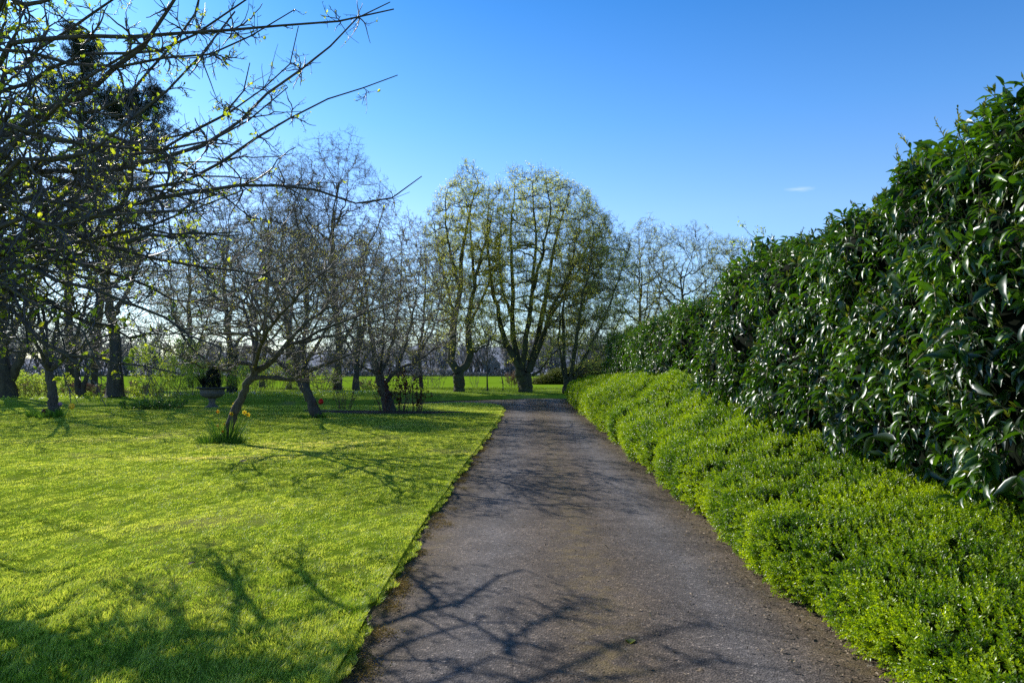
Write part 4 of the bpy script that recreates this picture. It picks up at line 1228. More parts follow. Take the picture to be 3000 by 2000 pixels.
def auto_tree(name, label, px, d, top_y, width, seed, trunk_w, mats, group, n=(10, 9, 7), fork=0.25, lean=(0, 0), leaf=None, up=0.35, flat=1.0, B=None, extra=None, nlimb=8, low=0.35):
    """bare tree: one leader plus ascending limbs"""
    r = np.random.default_rng(seed + 1000)
    B = far_ground(px, d) if B is None else B
    top = W(px + lean[0], top_y, d)
    H = top[2] - B[2]
    wid = width / F_PX * d
    ax = top - B
    leader = [B, B + ax * 0.2 + r.normal(size=3) * [.1, .1, 0], B + ax * 0.45 + r.normal(size=3) * [.25, .25, 0], B + ax * 0.7 + r.normal(size=3) * [.3, .3, 0], B + ax * 0.80 + r.normal(size=3) * [.4, .4, 0]]
    tr = trunk_w / F_PX * d / 2
    trunk = [(leader, tr, tr * 0.08)]
    limbs = []
    lp = smooth_path(leader, 40)
    for k in range(nlimb):
        t = fork + (0.85 - fork) * (k + r.random() * 0.7) / nlimb
        s = lp[int(t * 39)]
        a = k * 2.4 + r.normal() * 0.4
        reach = wid * 0.5 * (0.55 + 0.45 * r.random()) * (1.0 - 0.35 * max(0, t - 0.5))
        dirh = np.array([math.cos(a), math.sin(a) * 0.9, 0])
        rise = H * (1 - t) * (0.35 + 0.45 * r.random()) * flat
        limbs.append(([s, s + dirh * reach * 0.4 + [0, 0, rise * 0.25], s + dirh * reach * 0.75 + [0, 0, rise * 0.6], s + dirh * reach + [0, 0, rise]],
                      tr * (0.55 - 0.3 * t), 0.02))
    limbs.append(([lp[int(39 * fork)], lp[26], lp[39]], tr * 0.6, 0.02))
    c = (top + B) / 2; c = B + ax * (0.5 + low * 0.5); 
    rw = max(0.006, 0.00017 * d)
    k = min(1.0, (wid * H / 100.0)) * (n[0] / 9.0)
    smp = ball_sampler(c, (wid * 0.52, wid * 0.5, H * (0.5 - low * 0.45)), seed + 7, gap=.45, scale=wid * 0.28)
    return build_tree(name, label, 'tree', B, trunk, limbs, TWIG, mats, seed, None, group, leaf, 8, extra, jit=0.05,
                      fill=dict(sampler=smp, ns=(int(60 + 50 * k), int(350 + 650 * k), int(1500 + 3800 * k)), up=up, rmins=(rw * 2.2, rw * 1.4, rw), rmaxs=(.08, .028, .013)))


def bare_trees():
    G1 = 'bare trees beyond the path'
    gm = ('bark_grey', 'twig_grey', 'leaf_bud')
    fewbuds = lambda n, s=0.06: [dict(on=[3, 4], n=2 * n, size=s, spread=0.05, clump=0.6)]
    auto_tree('bare_tree', 'tallest bare tree, with a dense rounded top above the lawn trees', 990, 47, 385, 330, 201, 25, gm, G1, (9, 9, 7), 0.22, (-5, 0), None, 0.4, nlimb=12, low=0.28)
    auto_tree('bare_tree', 'small bare tree with crooked low fork behind the rose bed', 1044, 44, 640, 260, 202, 20, gm, G1, (8, 8, 6), 0.12, (10, 0), fewbuds(2500), 0.4, nlimb=8, low=0.2)
    auto_tree('bare_tree', 'bare tree just left of the tallest tree, rising behind the left-leaning fruit tree', 899, 46, 470, 240, 203, 18, gm, G1, (8, 8, 6), 0.2, (-10, 0), fewbuds(1500), 0.4, nlimb=8, low=0.25)
    auto_tree('bare_tree', 'slim bare tree behind the fork of the left-leaning fruit tree', 847, 48, 520, 220, 204, 15, gm, G1, (8, 8, 6), 0.2, (-20, 0), fewbuds(2500), 0.4, nlimb=8, low=0.2)

    def ivy(root, allp, r):
        lb = MB()
        ipos, inn = [], []
        base = np.array(root.location)
        n = 1800
        z = 2.6 * r.random(n); a = r.random(n) * 6.28
        p = np.stack([np.cos(a) * 0.28, np.sin(a) * 0.28, z], -1) + base
        nm = np.stack([np.cos(a), np.sin(a), 0.3 + 0 * a], -1)
        place_leaves(lb, p, nrm(rdir(r, n) + [0, 0, -.8]), nm, np.full(n, 0.09), np.full(n, 0.08), 'tiny', r.random(n))
        tr = [c for c in root.children if c.name.startswith('trunk')][0]
        lb.build('ivy', MAT['leaf_ivy'], tr, base)
    auto_tree('bare_tree', 'ivy-clad bare tree standing just right of the stone urn', 681, 40, 560, 330, 205, 24, gm, G1, (9, 8, 6), 0.22, (-30, 0), fewbuds(2500, 0.06), 0.4, extra=ivy, nlimb=9, low=0.2)
    auto_tree('bare_tree', 'bare tree behind the green shrub, between the thick straight trunk and the urn', 560, 50, 600, 260, 206, 15, gm, G1, (8, 8, 6), 0.2, (10, 0), fewbuds(4000, 0.07), 0.4, nlimb=8, low=0.2)
    auto_tree('bare_tree', 'pale bare tree behind the leaning fruit tree with daffodils', 770, 52, 430, 300, 207, 16, gm, G1, (9, 9, 6), 0.2, (20, 0), fewbuds(1500), 0.4, nlimb=9, low=0.25)
    auto_tree('bare_tree', 'thick-trunked bare tree with a side limb, at the far left edge', 25, 34, 420, 420, 208, 50, gm, G1, (9, 8, 6), 0.2, (-20, 0), None, 0.4, nlimb=8, low=0.25,
              extra=lambda root, allp, r: side_limb(root))
    auto_tree('bare_tree', 'bare tree with one straight thick dark trunk, left of the green shrub', 340, 34, 480, 330, 209, 45, gm, G1, (8, 8, 6), 0.42, (0, 0), None, 0.35, nlimb=8, low=0.4)
    auto_tree('bare_tree', 'small bare tree between the twin-stemmed tree and the rose-bed tree', 1235, 52, 640, 230, 211, 12, gm, G1, (8, 8, 6), 0.2, (0, 0), fewbuds(5000, 0.06), 0.4, nlimb=8, low=0.12)
    G2 = 'pale trees behind the laurel hedge'
    pm = ('bark_grey', 'twig_green', 'leaf_olive')
    buds = lambda n: [dict(on=[3, 4], n=int(1.2 * n), size=0.08, spread=0.08, clump=0.7, cscale=2.5, tint=0.1)]
    auto_tree('pale_tree', 'pale fine-twigged tree behind the laurels, nearest the dark multi-stemmed tree', 1880, 60, 650, 230, 221, 14, pm, G2, (9, 8, 6), 0.2, (0, 0), buds(8000), 0.4, nlimb=10, low=0.1)
    auto_tree('pale_tree', 'pale fine-twigged tree behind the laurels, middle and widest of the three', 2015, 60, 640, 320, 222, 16, pm, G2, (10, 8, 6), 0.2, (0, 0), buds(9000), 0.4, nlimb=12, low=0.1)
    auto_tree('pale_tree', 'pale fine-twigged tree behind the laurels, beside the arching sprig', 2140, 64, 680, 220, 223, 14, pm, G2, (9, 8, 6), 0.2, (0, 0), buds(8000), 0.4, nlimb=9, low=0.1)


def side_limb(root):
    B = np.array(root.location)
    mb = MB()
    p, rd = limb_set(np.random.default_rng(5), [([W(32, 1110, 34), W(55, 1060, 33.8), W(75, 1010, 33.6), W(95, 940, 33.4), W(90, 860, 33.2)], .24, .10),
                                                ([W(72, 1015, 33.6), W(92, 1000, 33.5), W(120, 970, 33.3), W(150, 930, 33)], .11, .04)], 14, 0.02)
    tubes(mb, p, rd, 9)
    mb.build('limb', MAT['bark_grey'], root, B)


bare_trees()


# ------------------------------------------------------------------ conifer, blossom tree
def pine(label, px, d, top, cx, seed, crown0, spread, nb):
    r = np.random.default_rng(seed)
    B = far_ground(px, d)
    root = thing('pine_tree', label, 'tree', B, 'dark pines far back on the left')
    tb = MB()
    Tp = W(cx, top, d)
    path = [B, B + (Tp - B) * 0.3 + [-.1 * spread, 0, 0], B + (Tp - B) * 0.62, Tp]
    p = smooth_path(path, 30)
    rad = np.interp(np.linspace(0, 1, 30), [0, 0.05, 0.6, 1], [0.42, 0.34, 0.24, 0.05])
    tubes(tb, p[None], rad[None], 12)
    st, dr, ln, rr = [], [], [], []
    for k in range(nb):
        t = crown0 + (1 - crown0) * r.random() ** 0.85
        a = r.random() * 6.28
        u = (t - crown0) / (1 - crown0)
        st.append(p[int(t * 29)]); dr.append([math.cos(a), math.sin(a), 0.02 + 0.5 * u])
        ln.append(spread * (0.55 + 0.9 * u * (1 - u) * 2) * (0.5 + 0.6 * r.random()) * (1 - 0.45 * u ** 3)); rr.append(0.09 * (1.3 - t))
    pts, rad = grow(r, np.array(st), np.array(dr), np.array(ln), np.array(rr), 8, 0.10, 0.05)
    tubes(tb, pts, rad, 6)
    tb.build('trunk', MAT['bark_pine'], root, B)
    s2, d2, l2, r2 = spawn(r, pts, rad, 10, 0.3, 1.0, (20, 60), (0.18, 0.42), 0.6, upb=0.4)
    p2, rd2 = grow(r, s2, d2, l2, np.maximum(r2, 0.016), 5, 0.15, 0.08)
    cb = MB(); tubes(cb, p2, rd2, 4)
    crown = cb.build('crown', MAT['twig_grey'], root, B)
    lb = MB()
    src = np.concatenate([p2[:, -1], p2[:, -2], p2[:, -3], pts[:, -1]])
    m = nb * 42
    c = src[r.integers(0, len(src), m)] + r.normal(size=(m, 3)) * 0.22
    for j in range(13):
        da = nrm(rdir(r, m) + np.array([0, 0, 0.55]))
        sz = 0.24 + 0.22 * r.random(m)
        place_leaves(lb, c + r.normal(size=(m, 3)) * 0.07, da, rdir(r, m), sz, np.full(m, 0.04), 'tiny', np.clip(0.4 + 0.3 * fnoise(c, 2.2, 303) + 0.2 * r.normal(size=m), 0, 1))
    lb.build('foliage', MAT['leaf_pine'], crown, B)


pine('tall dark pine with its trunk left of the blossom tree, tallest of the conifers', 208, 58, 95, 245, 301, 0.42, 4.6, 95)
pine('broad dark pine behind the thick straight trunk, its crown leaning right', 272, 56, 270, 420, 302, 0.42, 5.2, 85)


def blossom():
    d = 35.0; B = far_ground(240, d)
    w = W
    L = [([B, w(228, 1130, d), w(226, 1080, d), w(215, 1020, d), w(200, 960, d)], .16, .02),
         ([B, w(248, 1120, d), w(258, 1085, d), w(280, 1040, d), w(300, 980, d)], .12, .02),
         ([w(226, 1080, d), w(245, 1030, d - 1), w(250, 980, d - 1.4)], .08, .02)]
    build_tree('blossom_tree', 'small twin-trunked tree with scattered white blossom', 'tree', B, [(L[0][0][:3], .17, .12), (L[1][0][:3], .13, .10)], L,
               [dict(per=9, t0=0.35, t1=1, ang=(25, 65), len=(0.35, 0.7), ratio=.5, P=6, wig=.14, up=.0, sides=4, rmin=.012, rmax=.04),
                dict(per=9, t0=.1, t1=1, ang=(25, 65), len=(.3, .7), ratio=.6, P=5, wig=.16, up=.0, sides=3, rmin=.007, rmax=.015),
                dict(per=5, t0=.1, t1=1, ang=(25, 65), len=(.3, .7), ratio=.6, P=4, wig=.16, up=.0, sides=3, rmin=.005, rmax=.008)],
               ('bark_grey', 'twig_grey', 'petal_white'), 311, ellipsoid(w(250, 1020, d), (2.0, 2.0, 1.9)), None,
               dict(on=[2, 3], n=420, size=0.075, spread=0.03, wr=0.9), jit=0.02)


blossom()


# ------------------------------------------------------------------ shrubs, roses, saplings
def shrub(name, label, B, wid, h, seed, mats, nstem=14, n=(6, 6), leafn=1500, size=0.06, group=None, up=0.1, tint=0.0, cat='shrub', wr=0.55, stem_r=0.012, dome=True):
    r = np.random.default_rng(seed)
    root = thing(name, label, cat, B, group)
    a = r.random(nstem) * 6.28; rr = r.random(nstem) ** 0.6
    st = B + np.stack([np.cos(a) * rr * wid * 0.22, np.sin(a) * rr * wid * 0.18, np.zeros(nstem) - 0.03], -1)
    dr = np.stack([np.cos(a) * rr * wid * 0.45, np.sin(a) * rr * wid * 0.4, np.full(nstem, h * 0.9)], -1)
    ln = np.linalg.norm(dr, axis=1) * (0.75 + 0.3 * r.random(nstem))
    env = ellipsoid(B + [0, 0, h * 0.42], (wid * 0.52, wid * 0.5, h * 0.6))
    p0, r0 = grow(r, st, dr, ln, np.full(nstem, stem_r), 8, 0.09, 0.02, env if dome else None)
    sb = MB(); tubes(sb, p0, r0, 5)
    s1, d1, l1, q1 = spawn(r, p0, r0, n[0], 0.15, 1, (20, 60), (0.2, 0.5), 0.7)
    p1, r1 = grow(r, s1, d1, l1, np.maximum(q1, 0.006), 5, 0.14, up, env if dome else None); tubes(sb, p1, r1, 4)
    p2 = p1
    if n[1]:
        s2, d2, l2, q2 = spawn(r, p1, r1, n[1], 0.1, 1, (20, 65), (0.25, 0.7), 0.7)
        p2, r2 = grow(r, s2, d2, l2, np.maximum(q2, 0.004), 4, 0.16, up, env if dome else None); tubes(sb, p2, r2, 3)
    sb.build('stem', MAT[mats[0]], root, B)
    if leafn:
        lb = MB()
        src = np.concatenate([p1[:, 1:].reshape(-1, 3), p2[:, 1:].reshape(-1, 3)])
        c = src[r.integers(0, len(src), leafn)] + r.normal(size=(leafn, 3)) * size * 0.6
        sz = size * (0.6 + 0.8 * r.random(leafn))
        place_leaves(lb, c, nrm(rdir(r, leafn) + [0, 0, .2]), nrm(rdir(r, leafn) + [0, 0, .5]), sz, sz * wr, 'tiny',
                     np.clip(0.5 + tint + 0.25 * fnoise(c, wid * .4, seed) + 0.25 * r.normal(size=leafn), 0, 1))
        lb.build('foliage', MAT[mats[1]], root, B)
    return root


def shrubs():
    gs = 'shrubs along the far edge of the garden'
    fg = far_ground
    tw, tg = 'twig_grey', 'twig_green'
    D = [  # px, d, width m, height m, seed, twig, leaf mat, leaves, size, label
        (75, 35.5, 3.0, 1.1, 401, 'twig_red', 'leaf_dry', 1500, 0.06, 'rusty brown shrub at the foot of the thick-trunked tree'),
        (130, 35.0, 3.2, 1.3, 402, tg, 'leaf_shrub', 2600, 0.06, 'yellow-green bush behind the fruit tree with tulips'),
        (196, 36.0, 2.6, 0.75, 403, 'twig_red', 'leaf_dry', 1500, 0.06, 'low reddish-brown shrub left of the blossom tree'),
        (290, 35.2, 2.0, 0.75, 404, 'twig_red', 'leaf_dry', 1700, 0.06, 'rounded brown shrub between the blossom tree and the thick straight trunk'),
        (388, 36.0, 2.6, 0.95, 405, 'twig_red', 'leaf_dry', 1400, 0.06, 'brown shrub just right of the thick straight trunk'),
        (430, 34.8, 2.0, 0.6, 406, tg, 'leaf_shrub', 1600, 0.06, 'low pale green shrub left of the tall green shrub'),
        (490, 34.0, 3.3, 3.4, 407, tg, 'leaf_shrub', 6500, 0.075, 'tall loose light green shrub left of the stone urn'),
        (570, 36.5, 3.6, 2.0, 408, tg, 'leaf_shrub', 3600, 0.07, 'tangled yellow-green thicket behind the stone urn'),
        (650, 37.5, 3.2, 2.2, 409, tg, 'leaf_shrub', 3200, 0.07, 'tangled thicket right of the stone urn behind the ivy-clad tree'),
        (735, 42.0, 3.6, 2.3, 410, tg, 'leaf_shrub', 3200, 0.07, 'yellow-green bush behind the trunk of the leaning fruit tree'),
        (800, 44.0, 3.6, 2.2, 411, tg, 'leaf_shrub', 3000, 0.07, 'olive bush behind the fork of the daffodil tree'),
        (865, 46.0, 3.0, 2.0, 412, tg, 'leaf_shrub', 2400, 0.07, 'olive bush between the two slim bare trunks'),
        (945, 46.5, 2.6, 1.6, 413, tg, 'leaf_shrub', 1800, 0.07, 'low olive bush left of the tallest bare tree'),
        (1085, 47.0, 2.0, 0.8, 414, tw, 'leaf_dry', 700, 0.07, 'small brown bush at the field edge behind the rose bed'),
        (1508, 52.0, 2.4, 1.3, 415, 'twig_red', 'leaf_dry', 1600, 0.08, 'dry brown shrub just left of the broad tree'),
        (1100, 44.5, 1.6, 0.5, 416, tg, 'leaf_shrub', 900, 0.06, 'small leafy plant at the foot of the crooked tree'),
        (30, 39.0, 4.0, 1.6, 417, tg, 'leaf_shrub', 2000, 0.08, 'dull green bush behind the thick-trunked tree'),
    ]
    for px, d, wd, h, sd, t, lm, ln, sz, lab in D:
        shrub('garden_shrub', lab, fg(px, d), wd, h, sd, (t, lm), 22, (8, 5), ln, sz, gs)
    # bed of low evergreen plants with thin upright stems
    B = G(455, 1203, 0.12)
    shrub('bed_plant', 'low dark leafy plants with thin upright stems on the lawn in front of the urn', B, 2.6, 0.42, 431, ('twig_green', 'leaf_bulb'), 40, (5, 3), 2600, 0.07, None, cat='plant')
    shrub('young_shrub', 'thin upright young shrub rising from the low bed plants', B + [-0.1, 0.1, 0], 1.0, 1.5, 432, ('twig_grey', 'leaf_shrub'), 7, (4, 0), 160, 0.04, None, stem_r=0.011)
    # field-edge saplings
    for px, d, h, sd, lab in ((1285, 49.5, 1.5, 433, 'tiny bare sapling at the field edge left of the twin-stemmed tree'),
                              (1262, 49.0, 1.1, 434, 'tiny bare sapling at the field edge nearest the rose bed'),
                              (1395, 50.0, 2.0, 435, 'bare bushy sapling just right of the twin-stemmed tree')):
        shrub('sapling', lab, fg(px, d), 1.4, h, sd, ('twig_grey', None), 6, (6, 4), 0, 0.05, 'saplings at the field edge', stem_r=0.014)
    # staked young trees on the far lawn
    r = np.random.default_rng(44)
    d = 45.0; B = fg(1428, d)
    build_tree('young_tree', 'slim straight young tree with a fine bare crown, between the two budding trees', 'tree', B, [([B, W(1427, 1100, d), W(1426, 1010, d)], .055, .02)], None,
               [dict(per=26, t0=0.0, t1=1, ang=(30, 55), len=(0.25, 0.6), ratio=.5, P=6, wig=.08, up=.06, sides=4, rmin=.008, rmax=.014),
                dict(per=6, t0=.15, t1=1, ang=(25, 50), len=(.3, .6), ratio=.7, P=4, wig=.1, up=.05, sides=3, rmin=.006, rmax=.008)],
               ('bark_grey', 'twig_grey', None), 441, None, None)
    B = fg(1474, d)
    build_tree('young_tree', 'spindly crooked young tree left of the broad budding tree', 'tree', B, [([B, W(1473, 1120, d), W(1470, 1102, d), W(1476, 1085, d), W(1482, 1060, d)], .035, .015)], None,
               [dict(per=7, t0=0.2, t1=1, ang=(30, 55), len=(0.3, 0.7), ratio=.5, P=5, wig=.12, up=.06, sides=4, rmin=.007, rmax=.012),
                dict(per=3, t0=.15, t1=1, ang=(25, 50), len=(.3, .6), ratio=.7, P=4, wig=.1, up=.05, sides=3, rmin=.005, rmax=.008)],
               ('bark_grey', 'twig_grey', 'leaf_bud'), 442, None, None, dict(on=[2], n=60, size=0.06, spread=.03))
    # rose bushes round the twiggy tree
    gr = 'rose bushes in the bed beside the path'
    for px, py, wd, h, sd, leafn, lab in ((1225, 1207, 1.25, 1.75, 451, 260, 'rose bush with dark leaves right of the twiggy tree, nearest the drive'),
                                          (1122, 1210, 1.1, 1.5, 452, 170, 'rose bush with reddish leaves at the left foot of the twiggy tree'),
                                          (1010, 1200, 1.3, 1.3, 453, 25, 'almost leafless rose bush standing alone beside the path'),
                                          (1172, 1206, 1.2, 2.1, 454, 620, 'tall rose climbing beside the twiggy tree with masses of dark red leaves')):
        shrub('rose_bush', lab, G(px, py, 0.06), wd, h, sd, ('twig_red', 'leaf_red'), 9, (3.5, 0), leafn, 0.085, gr, stem_r=0.016, dome=False, wr=0.65)
    # soil of the rose bed
    # arching sprig above the laurels
    r = np.random.default_rng(46)
    B = np.array([Xr(13) + 2.2, 13.2, 3.0])
    dd = 13.0
    lim = [([B, W(2225, 720, dd), W(2200, 690, dd), W(2175, 660, dd)], .008, .004), ([B, W(2185, 735, dd), W(2145, 705, dd)], .007, .003), ([B, W(2235, 700, dd), W(2232, 668, dd)], .006, .003)]
    build_tree('rose_sprig', 'thin leafy sprig arching above the top of the laurel hedge', 'plant', B, lim, None,
               [dict(per=5, t0=.1, t1=1, ang=(30, 60), len=(.2, .45), ratio=.7, P=4, wig=.1, up=.05, sides=3, rmin=.003, rmax=.004)],
               ('twig_green', 'twig_green', 'leaf_shrub'), 461, None, None, dict(on=[0, 1], n=110, size=0.05, spread=.02, tail=12), sides0=4, flare=0)


shrubs()


def mound_hedge():
    r = np.random.default_rng(501)
    B = np.array([6.0, 66.0, 0.3])
    root = thing('field_hedge', 'rounded olive-green hedge beyond the field edge, right of the broad tree', 'hedge', B)
    def surf(u, v, k=1.0):
        x = 2.0 + 18 * u
        hgt = np.interp(u, [0, 0.12, 0.35, 0.6, 1], [0.4, 1.4, 2.3, 2.8, 2.8]) * k
        a = math.pi * v
        return np.stack([x, 66 - np.cos(a) * 1.8 * k, 0.3 + np.sin(a) ** 0.6 * hgt], -1)
    U, V = np.meshgrid(np.linspace(0, 1, 30), np.linspace(0, 1, 14))
    mesh_obj('shade_lining', surf(U.ravel(), V.ravel(), 0.9), grid_faces(14, 30), MAT['box_shade_lining'], root, None, True, B)  # dark lining under the leaves, shade painted in
    n = 16000
    u, v = r.random(n), r.random(n) * 0.75
    p = surf(u, v) + r.normal(size=(n, 3)) * 0.10
    p += (0.16 * fnoise(p, 1.2, 503))[:, None] * np.array([0, -0.5, 1])
    mb = MB()
    sz = 0.10 * (0.6 + 0.8 * r.random(n))
    place_leaves(mb, p, rdir(r, n), nrm(rdir(r, n) + [0, -.4, .6]), sz, sz * .6, 'tiny', np.clip(0.35 + .3 * fnoise(p, 2, 505) + .25 * r.normal(size=n), 0, 1))
    mb.build('foliage', MAT['leaf_hedge_far'], root, B)


mound_hedge()


# ------------------------------------------------------------------ far wood and house
def far_wood():
    r = np.random.default_rng(601)
    mb = MB()
    n = 230
    x = np.sort(-190 + 330 * r.random(n)); y = 158 + 26 * r.random(n)
    h = (7 + 5 * r.random(n)) * (1 + 0.28 * np.sin(x * 0.045 + 1)) + np.where(x < -25, 2.0, 0)
    for i in range(n):
        kind = r.random()
        t0 = 0.75 if kind < .45 else (0.55 if kind < .8 else 0.15)
        B = np.array([x[i], y[i], 0.3])
        k = 5
        a = r.random(k) * 6.28
        st = np.repeat(B[None], k, 0)
        p0, q0 = grow(r, st, np.stack([np.cos(a) * .3, np.sin(a) * .3, np.ones(k)], -1), np.full(k, h[i] * .85), np.full(k, 0.16), 6, 0.08, 0.02)
        tubes(mb, p0, q0, 4, np.full(k, 0.12))
        s1, d1, l1, r1 = spawn(r, p0, q0, 16, 0.12, 1, (25, 65), (.16, .42), .5)
        p1, q1 = grow(r, s1, d1, l1, np.maximum(r1, .05), 4, .14, .05); tubes(mb, p1, q1, 3, np.full(len(s1), 0.25))
        s2, d2, l2, r2 = spawn(r, p1, q1, 6, 0.1, 1, (25, 65), (.35, .8), .6)
        p2, q2 = grow(r, s2, d2, l2, np.full(len(s2), .028), 3, .15, .03); tubes(mb, p2, q2, 3, np.full(len(s2), t0) + .1 * r.normal(size=len(s2)))
        if kind > 0.7:
            m = 700
            c = p2[r.integers(0, len(p2), m), -1] + r.normal(size=(m, 3)) * .25
            place_leaves(mb, c, rdir(r, m), rdir(r, m), np.full(m, .4), np.full(m, .3), 'tiny', np.clip(t0 + .15 * r.normal(size=m), 0, 1))
    # scrub along its foot
    m = 30000
    xx = -190 + 330 * r.random(m)
    p = np.stack([xx, 156 + 4 * r.random(m), 0.3 + (2.2 + 0.9 * np.sin(xx * .21) + 0.8 * np.sin(xx * .07)) * r.random(m) ** .8], -1)
    place_leaves(mb, p, rdir(r, m), rdir(r, m), np.full(m, .5), np.full(m, .3), 'tiny', np.clip(0.2 + .18 * fnoise(p, 14, 9) + .15 * r.normal(size=m), 0, 1))
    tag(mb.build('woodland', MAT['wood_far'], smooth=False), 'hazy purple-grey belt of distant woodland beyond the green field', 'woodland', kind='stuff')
    # low wooded rise behind it
    gx = np.linspace(-700, 700, 90)
    rows = []
    for yy, k in ((230, 0), (260, .6), (330, 1), (420, .9)):
        rows.append(np.stack([gx, np.full_like(gx, yy), 0.2 + k * (11 + 4 * np.sin(gx * .011 + 1) + 1.0 * np.sin(gx * .13) + .8 * np.sin(gx * .31))], -1))
    rows = np.array(rows)
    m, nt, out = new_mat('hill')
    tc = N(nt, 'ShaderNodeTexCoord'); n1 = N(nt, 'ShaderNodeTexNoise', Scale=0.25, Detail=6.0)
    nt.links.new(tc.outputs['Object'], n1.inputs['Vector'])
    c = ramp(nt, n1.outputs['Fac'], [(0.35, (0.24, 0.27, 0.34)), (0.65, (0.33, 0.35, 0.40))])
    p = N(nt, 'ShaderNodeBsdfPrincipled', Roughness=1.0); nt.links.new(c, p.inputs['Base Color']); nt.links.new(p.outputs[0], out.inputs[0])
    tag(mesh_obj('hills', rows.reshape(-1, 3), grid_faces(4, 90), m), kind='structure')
    # white house among the trees
    B = np.array([(1443 - CX) / F_PX * 176, 176.0, 0.3])
    root = thing('house', 'distant white gabled house among the far trees', 'house', B)
    b = MB()
    wd, dp, hw, hr = 2.0, 3.0, 3.0, 5.2
    v = np.array([[-wd, -dp, 0], [wd, -dp, 0], [wd, dp, 0], [-wd, dp, 0], [-wd, -dp, hw], [wd, -dp, hw], [wd, dp, hw], [-wd, dp, hw], [0, -dp, hr], [0, dp, hr]], float) + B
    b.add(v, [[0, 1, 5, 4], [1, 2, 6, 5], [2, 3, 7, 6], [3, 0, 4, 7]], [[4, 5, 8], [6, 7, 9]])
    b.build('wall', MAT['render_white'], root, B, False)
    b = MB()
    e = 0.25; s = (hr - hw) / wd
    for sg in (-1, 1):
        q = np.array([[0, -dp - e, hr + .1], [0, dp + e, hr + .1], [sg * (wd + e), dp + e, hw - e * s + .1], [sg * (wd + e), -dp - e, hw - e * s + .1]], float)
        q = np.vstack([q, q - [0, 0, .09]]) + B
        b.add(q, [[0, 1, 2, 3], [7, 6, 5, 4], [0, 3, 7, 4], [1, 5, 6, 2], [3, 2, 6, 7]])
    b.build('roof', MAT['roof_tile'], root, B, False)
    for wx in (-0.85, 0.85):
        b = MB()
        q = np.array([[-.35, -dp - .02, 1.0], [.35, -dp - .02, 1.0], [.35, -dp - .02, 2.1], [-.35, -dp - .02, 2.1]]) + B + [wx, 0, 0]
        q = np.vstack([q, q + [0, .05, 0]])
        b.add(q, [[0, 1, 2, 3], [0, 4, 5, 1], [1, 5, 6, 2], [2, 6, 7, 3], [3, 7, 4, 0]])
        b.build('window', MAT['window_dark'], root, B, False)


far_wood()


# ------------------------------------------------------------------ urn, pole, flowers
def lathe(mb, prof, c, sides=28, tint=None):
    prof = np.asarray(prof, float); k = len(prof)
    a = np.arange(sides) * 2 * math.pi / sides
    v = np.stack([prof[:, None, 0] * np.cos(a), prof[:, None, 0] * np.sin(a), np.repeat(prof[:, 1:2], sides, 1)], -1) + np.asarray(c)
    i = np.arange(k * sides).reshape(k, sides)
    q = np.stack([i[:-1], np.roll(i[:-1], -1, 1), np.roll(i[1:], -1, 1), i[1:]], -1).reshape(-1, 4)
    mb.add(v.reshape(-1, 3), q)


